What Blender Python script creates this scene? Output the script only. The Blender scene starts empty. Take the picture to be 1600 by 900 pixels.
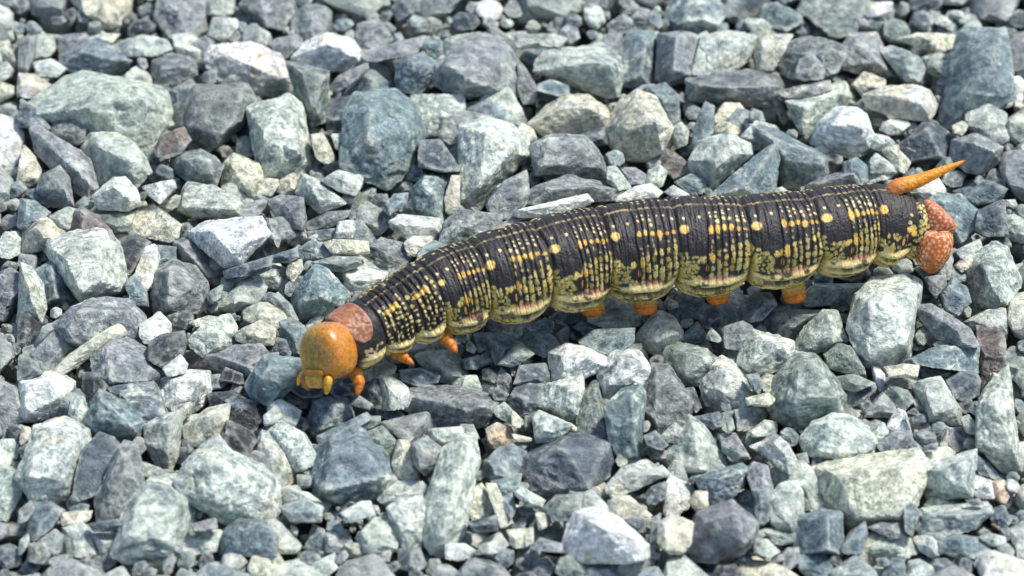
import bpy, bmesh, math, random
import numpy as np
from mathutils import Vector, Matrix

# ------------------------------------------------------------------ camera
MM = 0.001
EL = math.radians(35.0)            # camera looks down at 35 degrees
DIST = 0.50                        # half a metre from the subject
WIDTH = 0.128                      # picture width in metres at that distance
PXM = WIDTH / 1600.0               # metres per photo pixel at DIST
sc = bpy.context.scene
col = sc.collection
VR = np.array([1.0, 0.0, 0.0])
VU = np.array([0.0, math.sin(EL), math.cos(EL)])
VN = np.array([0.0, -math.cos(EL), math.sin(EL)])
CAMP = VN * DIST
cd = bpy.data.cameras.new('camera')
cam = bpy.data.objects.new('camera', cd)
col.objects.link(cam)
cam.location = CAMP
cam.rotation_euler = (math.pi / 2 - EL, 0, 0)
cd.sensor_width = 36.0
cd.lens = 36.0 * DIST / WIDTH
cd.clip_start = 0.01
cd.clip_end = 200.0
cd.dof.use_dof = True
cd.dof.focus_distance = DIST - 0.004
cd.dof.aperture_fstop = 38.0
sc.camera = cam

# ------------------------------------------------------------------ light
SUN_EL, SUN_AZ = math.radians(61), math.radians(70)     # azimuth from +Y towards +X
world = bpy.data.worlds.new('World'); sc.world = world
world.use_nodes = True
wn = world.node_tree
bg = wn.nodes['Background']
sky = wn.nodes.new('ShaderNodeTexSky')
sky.sky_type = 'NISHITA'; sky.sun_disc = False
sky.sun_elevation = SUN_EL; sky.sun_rotation = SUN_AZ
wn.links.new(sky.outputs[0], bg.inputs[0])
bg.inputs[1].default_value = 0.12
sl = bpy.data.lights.new('sun', 'SUN')
sl.energy = 3.0; sl.angle = math.radians(9); sl.color = (1.0, 0.97, 0.92)
so = bpy.data.objects.new('sun', sl); col.objects.link(so)
sdir = Vector((math.cos(SUN_EL) * math.sin(SUN_AZ), math.cos(SUN_EL) * math.cos(SUN_AZ), math.sin(SUN_EL)))
so.rotation_euler = sdir.to_track_quat('Z', 'Y').to_euler()
so.location = sdir * 2
sc.view_settings.view_transform = 'Standard'
sc.view_settings.look = 'None'
sc.view_settings.gamma = 1.0
sc.view_settings.use_curve_mapping = False
sc.view_settings.exposure = 0.64
sc.render.engine = 'CYCLES'

# ------------------------------------------------------------------ helpers
rng = np.random.default_rng(11)

def ray(u, v):
    return -VN + ((u - 800.0) * VR + (450.0 - v) * VU) * (PXM / DIST)

def unproject(u, v, z):
    """photo pixel -> the point of the plane at height z that it looks at"""
    d = ray(u, v)
    return CAMP + d * ((z - CAMP[2]) / d[2])

def depth_scale(p):
    return float(np.dot(CAMP - p, VN)) / DIST * PXM         # metres per pixel at p

def project(p):
    q = np.asarray(p) - CAMP
    dz = -q @ VN
    return 800 + (q @ VR) / dz * DIST / PXM, 450 - (q @ VU) / dz * DIST / PXM

_T = np.random.default_rng(3).random((32, 32, 32))
def vnoise(p):
    """value noise in 0..1 at points p (n,3)"""
    p = np.asarray(p, float)
    i = np.floor(p).astype(int); f = p - i; f = f * f * (3 - 2 * f)
    r = 0.0
    for dx in (0, 1):
        wx = f[:, 0] if dx else 1 - f[:, 0]
        for dy in (0, 1):
            wy = f[:, 1] if dy else 1 - f[:, 1]
            for dz in (0, 1):
                wz = f[:, 2] if dz else 1 - f[:, 2]
                r = r + wx * wy * wz * _T[(i[:, 0] + dx) % 32, (i[:, 1] + dy) % 32, (i[:, 2] + dz) % 32]
    return r

def make_mesh(name, verts, faces, attrs=None, smooth=True, sharp=0):
    """numpy verts (n,3), faces (m,3|4) -> mesh with float colour attributes"""
    me = bpy.data.meshes.new(name)
    verts = np.asarray(verts, np.float32); faces = np.asarray(faces, np.int32)
    k = faces.shape[1]
    me.vertices.add(len(verts)); me.vertices.foreach_set('co', verts.ravel())
    me.loops.add(faces.size); me.loops.foreach_set('vertex_index', faces.ravel())
    me.polygons.add(len(faces))
    me.polygons.foreach_set('loop_start', np.arange(len(faces), dtype=np.int32) * k)
    me.polygons.foreach_set('loop_total', np.full(len(faces), k, np.int32))
    if smooth:
        me.polygons.foreach_set('use_smooth', np.ones(len(faces), bool))
    for an, av in (attrs or {}).items():
        a = me.attributes.new(an, 'FLOAT_COLOR', 'POINT')
        c = np.ones((len(verts), 4), np.float32); c[:, :3] = av
        a.data.foreach_set('color', c.ravel())
    me.update(calc_edges=True)
    me.validate()
    if sharp: me.set_sharp_from_angle(angle=math.radians(sharp))
    return me

def link(name, me, mat=None, parent=None, loc=None):
    o = bpy.data.objects.new(name, me); col.objects.link(o)
    if mat is not None: me.materials.append(mat)
    if loc is not None: o.location = loc
    if parent is not None: o.parent = parent
    return o

def nodes_of(name):
    m = bpy.data.materials.new(name); m.use_nodes = True
    nt = m.node_tree
    return m, nt, nt.nodes['Principled BSDF']

def N(nt, typ, **kw):
    n = nt.nodes.new(typ)
    for k, v in kw.items():
        if k.startswith('i_'):
            key = k[2:]; key = int(key) if key.isdigit() else key
            n.inputs[key].default_value = v
        else:
            setattr(n, k, v)
    return n

def mixc(nt, fac, a, b, blend='MIX'):
    n = nt.nodes.new('ShaderNodeMix'); n.data_type = 'RGBA'; n.blend_type = blend
    for s, v in ((n.inputs[0], fac), (n.inputs[6], a), (n.inputs[7], b)):
        if isinstance(v, bpy.types.NodeSocket): nt.links.new(v, s)
        else: s.default_value = v
    return n.outputs[2]

def ramp(nt, src, lo, hi, a=0.0, b=1.0):
    n = nt.nodes.new('ShaderNodeMapRange'); n.clamp = True
    nt.links.new(src, n.inputs[0])
    for i, v in enumerate((lo, hi, a, b)): n.inputs[i + 1].default_value = v
    return n.outputs[0]

def noise_tex(nt, vec, scale, detail=4.0, rough=0.55, dist=0.0):
    n = N(nt, 'ShaderNodeTexNoise'); nt.links.new(vec, n.inputs['Vector'])
    n.inputs['Scale'].default_value = scale; n.inputs['Detail'].default_value = detail
    n.inputs['Roughness'].default_value = rough; n.inputs['Distortion'].default_value = dist
    return n.outputs[0]

def mathn(nt, op, a, b=None):
    n = N(nt, 'ShaderNodeMath', operation=op)
    for i, v in enumerate((a, b)):
        if v is None: continue
        if isinstance(v, bpy.types.NodeSocket): nt.links.new(v, n.inputs[i])
        else: n.inputs[i].default_value = v
    return n.outputs[0]

# ------------------------------------------------------------------ materials
def stone_material():
    m, nt, b = nodes_of('crushed_stone')
    L = nt.links.new
    tc = N(nt, 'ShaderNodeTexCoord')
    sd = N(nt, 'ShaderNodeAttribute', attribute_name='seed')
    va = N(nt, 'ShaderNodeVectorMath', operation='ADD')
    L(tc.outputs['Object'], va.inputs[0]); L(sd.outputs['Vector'], va.inputs[1])
    vec = va.outputs[0]
    c1 = N(nt, 'ShaderNodeAttribute', attribute_name='base').outputs['Color']
    c2 = N(nt, 'ShaderNodeAttribute', attribute_name='blotch').outputs['Color']
    big = noise_tex(nt, vec, 260, 6, 0.62, 0.6)
    c = mixc(nt, ramp(nt, big, 0.53, 0.65), c1, c2)
    # cloudy light and dark patches
    mid = noise_tex(nt, vec, 620, 5, 0.65, 0.4)
    c = mixc(nt, 1.0, c, mixc(nt, ramp(nt, mid, 0.33, 0.68), (0.42, 0.47, 0.48, 1), (1.42, 1.38, 1.32, 1)), 'MULTIPLY')
    ss = N(nt, 'ShaderNodeSeparateXYZ'); L(sd.outputs['Vector'], ss.inputs[0])
    st = N(nt, 'ShaderNodeVectorMath', operation='MULTIPLY'); L(vec, st.inputs[0]); st.inputs[1].default_value = (0.35, 1.0, 3.6)
    bn = noise_tex(nt, st.outputs[0], 520, 4, 0.6, 0.3)
    bands = mixc(nt, ramp(nt, bn, 0.38, 0.62), (0.62, 0.66, 0.67, 1), (1.32, 1.30, 1.26, 1))
    c = mixc(nt, ramp(nt, ss.outputs[0], 0.15, 0.5), c, mixc(nt, 1.0, c, bands, 'MULTIPLY'))
    # crystalline salt and pepper
    fine = noise_tex(nt, vec, 1900, 4, 0.75)
    c = mixc(nt, ramp(nt, ss.outputs[1], -0.8, 0.6, 0.45, 1.0), c, mixc(nt, 1.0, c, mixc(nt, ramp(nt, fine, 0.34, 0.66), (0.40, 0.43, 0.44, 1), (1.58, 1.57, 1.55, 1)), 'MULTIPLY'))
    # pale veins and powdery bruises
    vn = noise_tex(nt, vec, 110, 3, 0.5, 1.2)
    dv = mathn(nt, 'ABSOLUTE', mathn(nt, 'SUBTRACT', vn, 0.5))
    vein = mathn(nt, 'MULTIPLY', ramp(nt, dv, 0.0, 0.012, 1.0, 0.0), ramp(nt, mid, 0.45, 0.6, 0.0, 0.55))
    c = mixc(nt, vein, c, (0.60, 0.62, 0.56, 1))
    geo = N(nt, 'ShaderNodeNewGeometry')
    wear = mathn(nt, 'MULTIPLY', ramp(nt, geo.outputs['Pointiness'], 0.508, 0.555), ramp(nt, mid, 0.3, 0.6, 0.15, 0.6))
    c = mixc(nt, wear, c, (0.52, 0.54, 0.48, 1))
    L(c, b.inputs['Base Color'])
    L(ramp(nt, fine, 0.3, 0.7, 0.58, 0.88), b.inputs['Roughness'])
    b.inputs['Specular IOR Level'].default_value = 0.4
    h = mathn(nt, 'ADD', mathn(nt, 'MULTIPLY', mid, 1.6), mathn(nt, 'MULTIPLY', fine, 0.55))
    bp = N(nt, 'ShaderNodeBump'); bp.inputs['Strength'].default_value = 0.75
    bp.inputs['Distance'].default_value = 0.0006
    L(h, bp.inputs['Height']); L(bp.outputs[0], b.inputs['Normal'])
    return m

def ground_material():
    m, nt, b = nodes_of('gravel_bed')
    L = nt.links.new
    tc = N(nt, 'ShaderNodeTexCoord'); vec = tc.outputs['Object']
    v = N(nt, 'ShaderNodeTexVoronoi'); v.inputs['Scale'].default_value = 130
    L(vec, v.inputs['Vector'])
    n = noise_tex(nt, vec, 700, 5, 0.6)
    sep = N(nt, 'ShaderNodeSeparateColor'); L(v.outputs['Color'], sep.inputs[0])
    c = mixc(nt, sep.outputs[0], (0.08, 0.09, 0.095, 1), (0.30, 0.33, 0.32, 1))
    c = mixc(nt, 1.0, c, mixc(nt, n, (0.5, 0.5, 0.5, 1), (1.4, 1.4, 1.4, 1)), 'MULTIPLY')
    L(c, b.inputs['Base Color']); b.inputs['Roughness'].default_value = 0.9
    bp = N(nt, 'ShaderNodeBump'); bp.inputs['Strength'].default_value = 1.0; bp.inputs['Distance'].default_value = 0.004
    bp.invert = True
    L(v.outputs['Distance'], bp.inputs['Height']); L(bp.outputs[0], b.inputs['Normal'])
    return m

def skin_material(name, rough, spec, scale, bump, coat=0.0, sss=0.0):
    m, nt, b = nodes_of(name)
    L = nt.links.new
    tc = N(nt, 'ShaderNodeTexCoord'); vec = tc.outputs['Object']
    c = N(nt, 'ShaderNodeAttribute', attribute_name='base').outputs['Color']
    n = noise_tex(nt, vec, scale, 4, 0.6)
    c = mixc(nt, 1.0, c, mixc(nt, ramp(nt, n, 0.3, 0.7), (0.72, 0.72, 0.74, 1), (1.25, 1.25, 1.23, 1)), 'MULTIPLY')
    L(c, b.inputs['Base Color'])
    b.inputs['Roughness'].default_value = rough
    b.inputs['Specular IOR Level'].default_value = spec
    b.inputs['Coat Weight'].default_value = coat
    b.inputs['Coat Roughness'].default_value = 0.25
    if sss:
        b.inputs['Subsurface Weight'].default_value = sss
        b.inputs['Subsurface Scale'].default_value = 0.0012
        b.inputs['Subsurface Radius'].default_value = (1.0, 0.45, 0.15)
    bp = N(nt, 'ShaderNodeBump'); bp.inputs['Strength'].default_value = 0.6
    bp.inputs['Distance'].default_value = bump
    L(n, bp.inputs['Height']); L(bp.outputs[0], b.inputs['Normal'])
    return m

M_STONE = stone_material()
M_GROUND = ground_material()
M_SKIN = skin_material('velvety_skin', 0.46, 0.5, 3400, 0.0002)
M_HORNY = skin_material('glossy_capsule', 0.36, 0.5, 1600, 0.00012, 0.45, 0.10)
M_LEG = skin_material('amber_leg', 0.46, 0.45, 2200, 0.00016, 0.05, 0.2)

# ------------------------------------------------------------------ ground
gv = [(-30, -30, 0), (30, -30, 0), (30, 30, 0), (-30, 30, 0)]
ground = link('ground', make_mesh('ground', gv, [(0, 1, 2, 3)], smooth=False), M_GROUND, loc=(0, 0, -9.5 * MM))
ground['kind'] = 'structure'

# ------------------------------------------------------------------ stones
# photo tiles in which the outlines were read: origin and magnification
TILES = dict(Z=(0, 0, 1), A=(30, 50, 4), B=(420, 50, 4), C=(810, 50, 4), D=(1190, 50, 4.092), E=(30, 260, 4),
             F=(30, 470, 4), G=(30, 650, 4), H=(420, 560, 2.95), I=(800, 480, 4), J=(800, 650, 4), K=(1180, 430, 4.09),
             L=(1180, 640, 4), M=(420, 260, 4), N=(1170, 220, 4), O=(780, 190, 4), Q=(400, 400, 3.75), R=(640, 470, 5),
             S=(180, 230, 4.5), U=(1030, 430, 6.923))
# tile, colours (body + blotches), outline, optional ridge points after |
STONES = """
A PT 95,460 190,370 270,300 400,260 560,300 700,320 830,345 890,410 910,540 860,680 790,745 700,660 560,620 420,640 300,520|600,340 800,430 430,470
A SG 230,490 330,500 410,600 400,680 360,700 280,640 210,620
A SG 1090,345 1390,340 1455,440 1400,560 1310,665 1200,740 1090,720 970,560 1010,470|1110,380 1390,400 1310,620 1080,600
Z WO 335,75 390,68 430,85 452,120 448,143 400,147 345,125 330,98|360,90 430,120
A VB 250,30 400,10 440,60 370,140 270,160
A TP 370,100 480,40 680,180 640,250 560,270 420,260 290,230 270,150|380,120 560,190 650,195
A PT 590,80 760,20 900,50 940,110 860,150 720,155 620,120
A PC 960,30 1060,20 1240,120 1200,250 1100,200 1010,150
A VB 840,180 960,150 1090,200 1100,270 1000,380 890,390 830,280|900,220 1060,230
A BV 900,400 1060,300 1090,340 1000,480 920,490
A PC 670,270 740,210 830,290 830,340 700,320
A CW 0,260 80,270 200,340 110,410 0,400
A PT 90,190 200,170 285,230 240,280 130,280
A BT 0,420 110,490 200,600 120,600 0,590
Z VP 47,205 60,200 105,228 138,255 151,290 138,307 110,290 95,262 60,240|64,215 110,243 145,288
Z CP 33,230 52,248 62,268 58,285 40,292 30,290
A PT 400,720 440,640 600,640 720,710 780,800 820,880 740,960 560,960 440,900 400,800|520,690 700,800
A RV 880,660 1010,600 1060,680 1010,760 900,800 850,740
S GP 420,50 590,25 690,70 740,140 700,260 560,260 480,190 390,150|500,90 660,110 690,190
S CG 770,110 830,55 920,90 1000,120 1040,240 1000,360 930,370 900,310 760,270|830,110 970,180 950,300
Z PG 390,172 448,152 462,165 475,210 486,262 470,272 420,274 404,245 398,200|410,182 452,172 470,240 420,235
A VG 0,40 90,40 90,160 60,250 0,240
A PC 110,20 240,20 240,90 190,160 110,160
A CW 520,10 620,10 580,70 500,40
B WC 270,60 370,15 520,60 560,130 600,190 540,220 440,240 320,230 180,165|350,80 500,130
B GT 110,200 200,210 360,250 355,420 330,560 270,580 220,540 190,420 150,320|210,260 340,290 300,480
B BT 360,430 540,400 520,560 480,640 370,600
B TG 480,400 580,260 640,235 720,330 800,380 850,440 560,400|620,280 640,380
B VB 380,370 450,270 590,200 600,230 540,300 450,370
B TG 550,390 700,380 800,390 900,470 945,610 930,780 860,870 760,960 560,900 480,830 490,520|640,490 880,570 670,560 660,720
B PW 900,400 1060,400 1200,400 1210,470 1100,560 1080,640 950,650 920,560
B VP 1060,220 1200,60 1330,20 1450,60 1560,220 1600,400 1520,380 1400,340 1290,410 1150,380 1060,320|1130,220 1290,100 1460,180 1260,330
B TB 820,200 850,150 930,140 1040,190 1030,290 940,380 830,370 800,300|900,200 1000,220
B VB 730,90 960,30 990,80 900,140 720,170 620,190 600,140
B TP 960,100 1000,30 1080,60 1080,130 1030,160
B PC 1330,430 1420,350 1500,350 1540,450 1600,560 1560,590 1440,530
B TB 1210,460 1330,430 1400,550 1500,600 1420,590 1300,500
Z PC 722,200 755,190 790,198 818,215 822,240 800,270 780,290 745,330 722,322 718,280|760,212 800,235 750,295
B VP 1090,560 1210,500 1380,530 1330,580 1200,620 1180,700 1100,680
B BV 950,690 1070,680 1150,800 1190,860 1090,870 950,840
B CP 270,650 330,640 380,720 410,800 350,820 300,780 280,720
B PG 390,640 460,640 480,740 420,730
B VG 0,60 130,30 200,80 90,180
B PC 1080,40 1310,5 1300,30 1180,130 1100,110
B PG 1440,10 1600,0 1600,80 1500,80
C PT 200,120 400,90 530,90 610,160 630,260 600,390 540,410 400,340 240,250 130,250 140,180|450,190 580,220 300,230
C TP 660,60 700,0 870,0 830,150 810,330 720,340 620,330 660,180|790,20 760,290
C VG 890,20 1000,10 1100,30 1080,180 1060,290 950,320 870,280 880,130|980,40 960,250
C PC 1150,40 1300,0 1470,40 1440,150 1330,260 1180,280 1100,260 1120,160
C VB 1080,310 1250,270 1440,240 1600,270 1650,360 1560,460 1380,440 1240,440 1090,420|1110,335 1300,360 1600,345
C CP 90,570 190,470 300,400 430,400 530,480 580,560 540,600 440,560 300,640 190,650|280,480 450,480
C CP 560,590 640,450 740,380 850,420 900,520 940,610 890,720 790,790 640,770 580,690|720,470 860,580 650,600
C TP 800,350 920,330 990,400 1000,560 940,580 880,500 800,400
O VP 220,160 350,90 520,100 580,160 660,250 650,340 560,330 430,330 260,330 235,240|300,130 520,170 270,300
O RV 985,190 1030,165 1090,190 1210,300 1090,355 1020,300
O PT 1210,240 1270,130 1430,80 1550,150 1560,210 1440,300 1320,420 1230,330|1430,120 1460,210 1330,250
Z TP 1115,305 1140,280 1190,240 1215,228 1218,250 1210,290 1190,312 1150,315|1190,255 1160,295
Z TP 1175,195 1205,198 1245,225 1287,247 1285,272 1245,292 1220,285 1190,230|1195,212 1225,247 1280,252
C CP 1230,540 1290,450 1380,450 1440,530 1420,580 1350,570 1240,570
C CG 1215,600 1290,560 1390,600 1380,640 1240,640
C TG 1120,560 1170,450 1220,480 1210,620 1130,700 1080,720
O PC 1060,60 1140,10 1180,60 1170,140 1110,160
C VG 0,200 50,240 120,360 100,440 30,440 0,360
C TP 130,330 200,300 310,330 310,400 240,400 130,370
C BV 380,640 530,600 560,700 440,720
O PG 680,290 730,280 780,350 820,410 740,430 680,380
O VP 770,290 850,290 910,330 900,390 800,390
O WC 750,470 850,410 940,390 1010,440 980,470 740,500
O VB 150,460 280,390 440,340 620,380 770,440 700,490 450,460 280,520 180,500|300,420 600,410
O WP 115,560 270,520 450,470 540,460 565,500 480,560 400,600 120,600|140,570 540,480
O WC 1040,440 1090,400 1190,460 1100,480
O TB 1110,380 1200,330 1290,360 1280,440 1200,460
C CW 0,600 30,570 90,610 110,660 50,700
C TB 1440,660 1560,680 1540,740 1460,740
C PG 0,20 200,10 290,30 240,90 100,100 0,90
C VB 540,20 650,10 640,140 600,110 540,90
C PT 1490,560 1600,590 1600,700 1520,660 1400,650
C BT 1460,480 1520,500 1540,560 1440,560
D CW -40,60 40,20 190,20 130,130 70,240 -20,250
D VG 190,60 320,30 470,70 530,100 480,190 460,260 370,250 220,300 140,260 130,160
D VB 210,290 250,180 330,140 410,260 380,300 280,310
D VC 520,110 590,20 740,10 790,150 850,270 740,290 640,250 480,230|600,60 720,200
D PT 770,120 860,90 990,160 1030,240 990,320 920,310 870,250
D PT 1030,170 1140,140 1240,160 1270,240 1220,300 1130,290 1060,240
D CV 880,50 1000,10 1240,10 1230,90 1130,130 980,80
D TP 1290,20 1550,10 1570,430 1400,440 1340,500 1210,600 1150,560 1240,330 1300,200|1400,60 1450,250 1300,400
D CW 670,410 780,360 960,345 1060,380 1100,460 1050,560 940,550 860,490 740,500 690,470|780,410 1000,440
D PT 1330,520 1450,460 1550,530 1560,700 1510,720 1420,640 1320,590
D VP 1240,700 1380,660 1520,740 1500,830 1400,900 1300,880 1220,800|1330,720 1460,770
D BV 900,720 1040,590 1110,580 1230,680 1180,820 1100,840 900,830|1040,620 1120,800
D WC 340,700 380,580 490,490 600,490 660,540 690,660 660,740 560,800 440,750|460,580 620,620
D PW 170,450 320,400 480,330 530,330 580,420 510,500 380,560 320,660 250,640 210,520|250,490 480,400
D RR 60,390 140,460 170,560 130,590 90,470
D VC 100,380 260,340 420,320 430,370 300,420 180,430
D PG 660,640 800,670 850,720 770,760 690,740
D PV 700,830 740,780 830,850 860,900 700,900
N TB 600,140 680,110 740,160 740,250 690,270 600,200
N WP 1000,300 1100,240 1170,220 1220,300 1220,350 1140,380 1040,340
N TP 1150,370 1210,340 1330,350 1440,470 1420,540 1320,640 1260,620 1270,520 1190,440
N VG 1470,270 1520,170 1590,200 1590,290 1500,330
N TB 1310,310 1420,270 1500,330 1590,300 1560,380 1430,410
N BT 1440,450 1590,380 1600,590 1480,590 1420,560
N VG 380,280 470,230 630,185 690,270 680,310 560,300 400,320|430,270 640,210
N PV 740,220 810,90 900,150 930,200 850,240 700,280
N PC 640,20 750,10 740,80 660,110 600,90
N CV 850,70 900,20 1000,130 970,200 920,180
N PG 1300,690 1450,620 1460,700 1400,740 1330,740
N CP 1290,780 1380,700 1400,770 1330,820
Z PS 1508,432 1525,405 1553,385 1575,390 1590,440 1570,478 1538,488 1525,470|1530,410 1565,400 1550,470
N TB 1250,840 1290,790 1370,830 1340,880 1260,880
N VG 1060,790 1130,840 1220,790 1270,740 1240,880 1200,900 1120,890
D CP 1220,600 1290,570 1320,600 1280,660 1230,650
E VG 120,150 140,60 240,10 300,70 330,200 340,260 220,250 150,190|200,50 165,140 300,150
E WC 475,190 560,180 580,80 650,75 720,150 740,230 680,270 520,265|600,120 690,200
E CP 720,280 860,270 1000,370 990,440 950,470 870,450 700,420 700,340
E GC 480,300 600,280 710,290 690,400 600,410 520,350
E RV 330,290 390,270 480,320 570,400 600,460 430,470 360,430 320,420|392,280 410,400
E PW 190,480 370,410 520,420 590,490 640,640 650,760 520,790 410,835 350,760 250,620 180,540|270,500 350,620 430,790 560,720 500,460
E DV 600,480 700,430 800,480 760,580 700,680 660,700 640,600
E WC 780,520 830,500 860,580 830,740 790,780 730,760 740,640
E SG 870,650 960,600 1080,640 1160,740 1160,880 1000,940 870,920 840,800|950,660 1100,750 950,850
E VS 980,480 1100,440 1180,500 1240,600 1285,650 1240,740 1120,700 1000,560|1020,495 1200,690
S WC 530,610 650,535 830,560 1010,505 1070,620 1000,690 930,740 880,825 780,830 640,720|680,590 950,640 850,760
S PG 490,290 520,255 680,280 850,360 870,400 870,470 760,490 560,490 450,440|475,420 560,455 860,440
S VP 870,430 1000,375 1070,390 1050,440 980,500 880,480
S PG 200,280 390,235 410,290 320,390 260,350
S GC 310,410 420,340 470,350 460,410 380,450
E TP 0,210 80,220 180,290 150,330 80,330 20,380 0,370
E PT 190,310 290,260 340,270 320,390 230,380
E CV 30,400 70,340 150,320 300,440 200,470 100,540 30,550|90,380 200,430
E TB 110,660 220,590 300,700 390,830 300,870 170,870 130,760|210,640 250,820
E PC 0,620 70,650 140,740 170,880 150,960 0,960|40,700 100,850
E DV 100,580 140,490 200,560 190,610 120,630
E TB 860,500 980,510 980,590 870,630
E GT 400,190 470,240 430,270 360,270 350,240
E VP 1540,330 1600,340 1640,420 1620,500 1560,450
E BV 1290,650 1440,600 1570,570 1560,640 1480,680 1300,700
E PG 1240,880 1300,800 1390,710 1480,680 1540,760 1500,840 1350,900|1400,740 1360,850
E TB 660,740 720,680 790,790 800,870 720,860
E GT 1180,790 1270,740 1260,820 1200,860
E VG 0,550 100,560 110,640 60,650 0,620
E TG 50,150 110,140 180,230 100,240 40,190
F DR 10,70 110,75 180,140 170,210 70,280 10,290
F VP 250,150 350,50 470,0 650,10 750,110 760,240 700,260 620,220 540,180 470,250 370,280 330,230|400,60 650,70 350,190
F CP 230,440 330,330 480,220 580,150 640,220 560,270 420,360 300,450|400,320 560,215
F VS 90,340 200,220 250,160 330,220 350,300 240,390 190,440 120,400
F VG 540,270 640,235 760,300 900,420 890,490 820,520 700,520 570,530 490,440 470,340|560,290 600,490 800,500 850,430
F WC 760,160 860,80 930,150 930,230 800,260 770,220
F DV 820,260 940,240 1010,200 1035,260 1020,330 910,410 820,360
F PT 1080,240 1180,130 1290,100 1340,170 1350,280 1260,330 1160,340 1090,290|1200,160 1260,270
F CG 1070,130 1180,95 1260,110 1190,150 1110,160
F CG 1360,200 1500,130 1590,180 1580,270 1480,280 1370,250
F VB 1050,330 1220,320 1380,280 1500,285 1550,340 1520,450 1400,490 1200,450 1060,420|1230,340 1500,430
F WP 10,510 120,490 210,450 320,520 325,610 260,690 150,730 60,740 10,690|60,540 210,500 270,600 100,690
F PT 320,620 390,610 430,700 390,800 310,760
F DB 390,460 480,460 560,530 500,600 440,690 400,590
F TG 500,570 560,610 680,660 765,770 740,850 600,860 420,830 410,780 480,680|515,600 500,760 720,780
F BP 560,560 640,540 820,520 880,620 910,700 800,750 700,690 620,630
F WT 900,500 1050,450 1170,455 1185,560 1150,640 1000,750 930,690 870,600|1000,490 1140,500 1000,690
F WP 910,420 1000,345 1040,400 1030,450 930,470
F DT 1190,590 1330,580 1480,640 1530,720 1450,820 1320,760 1300,670 1200,640
F CV 1030,790 1170,690 1300,660 1290,780 1210,870 1120,900 1050,870|1150,730 1260,720
F PT 790,790 900,730 990,710 1000,790 990,960 940,1080 880,1040 800,900|930,760 950,950
F TB 1420,520 1520,360 1600,350 1600,600 1560,640 1460,600
F VG 0,350 120,390 140,450 0,510
F PC 1530,720 1600,660 1640,720 1600,760 1540,780
F DS 1300,880 1300,760 1440,830 1470,880 1430,960 1340,940
F PC 90,810 190,770 270,760 400,830 410,900 380,1080 340,1200 200,1240 110,1220 20,1100 40,1000 80,900|160,830 350,870 320,1100 100,1080
F CO 10,790 60,800 80,850 50,890 10,900
F DV 1290,420 1390,460 1400,520 1260,500
F TB 1470,820 1560,790 1600,830 1600,900 1480,880
G BT 400,230 480,130 560,160 610,210 560,300 500,460 420,500 360,480 380,360
G VB 560,320 640,190 720,210 720,300 700,360 780,470 700,560 650,640 520,640 490,520|640,260 600,420
G GC 620,310 730,285 860,330 960,390 840,400 690,370
G PT 680,560 800,430 930,410 1000,470 1075,540 1060,860 900,900 700,880 620,830 700,740 670,640|800,480 1000,540 960,700 720,720
G PC 1010,420 1120,250 1220,210 1340,280 1500,330 1600,430 1600,560 1560,650 1450,640 1300,650 1090,520|1200,280 1500,420 1250,520
G PV 1140,180 1240,130 1330,240 1250,260 1150,240 1050,310 1030,300
G VR 1360,270 1480,230 1590,290 1600,390 1500,340
G PT 280,690 380,670 440,720 490,860 280,870 260,770
G PC 460,740 640,740 600,820 520,850
G TB 60,560 180,560 260,600 200,700 120,770 60,730
G CP 260,610 440,600 430,650 380,680 280,680
G VG 120,790 210,720 260,760 250,850 150,850
G PT 1070,770 1180,710 1290,740 1260,830 1130,860 1080,820
G TP 1290,720 1360,660 1500,670 1600,740 1600,860 1260,860
G VC 60,810 150,800 190,860 170,920 60,900
G BV 440,680 600,650 660,690 560,720 470,720
G VG 1080,680 1220,640 1230,700 1110,720
G TB 300,520 430,560 430,620 300,600
G VP 0,590 60,540 90,590 40,660 0,680
G PG 0,780 50,740 60,800 20,860 0,860
H TP 215,440 310,380 400,320 450,370 520,430 580,560 500,630 370,660 240,630 205,540|300,410 440,400 540,540 260,600
H PG 800,440 880,390 940,400 960,490 930,620 900,770 870,830 760,860 720,800 730,650 790,520|890,430 880,600 800,800
H VR 525,305 610,280 740,250 735,330 690,390 650,415 590,360|620,300 700,300 650,390
H CG 595,390 640,395 690,490 690,540 640,560 590,540 570,480
H GT 660,410 720,370 800,430 790,500 720,530 680,480
H PG 510,600 550,570 700,570 725,600 700,650 560,680 510,650
H PT 550,700 600,665 700,650 720,720 700,860 620,870 590,800
H PW 410,830 480,750 560,740 600,800 580,880 460,890
H PC 340,710 420,665 460,665 480,720 380,750
H PW 0,220 50,195 140,245 120,310 50,310 0,290
H PT 0,300 60,300 150,350 210,430 200,480 130,510 60,420 0,350
H PC -40,350 20,370 80,430 130,520 110,600 50,660 0,600 -60,500|10,420 80,520 30,590
H TP 190,300 210,200 350,185 385,270 380,290 240,350 210,350|225,215 250,320 350,210
H TB 240,370 330,310 440,260 460,290 350,350 250,400
H PW 510,75 560,90 640,135 620,170 640,220 520,230 505,150
H VT 630,155 720,135 860,140 1000,170 1055,200 990,300 940,310 850,290 740,300 640,230|650,170 920,235 1040,205
R PC 100,420 250,400 360,420 450,580 440,620 370,650 230,620 190,560 60,450|180,450 400,590
H TP 610,60 700,50 780,80 770,110 680,125 620,100
H OC 1005,330 1050,305 1110,320 1135,380 1080,410 1020,410
H TP 1000,480 1060,420 1120,405 1180,440 1170,520 1060,550 1000,540
H PG 1040,240 1085,210 1120,240 1170,290 1150,315 1060,270
H CP 930,620 980,590 1030,670 1020,730 950,750 920,700
H CP 1000,590 1050,590 1070,660 1115,760 1080,770 1040,700
H BT 920,760 1040,730 1050,790 960,800
H SD 180,140 270,120 300,180 200,190
H VG 500,240 590,230 620,260 600,285 510,270
H TG 430,270 510,270 510,300 430,340
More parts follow.
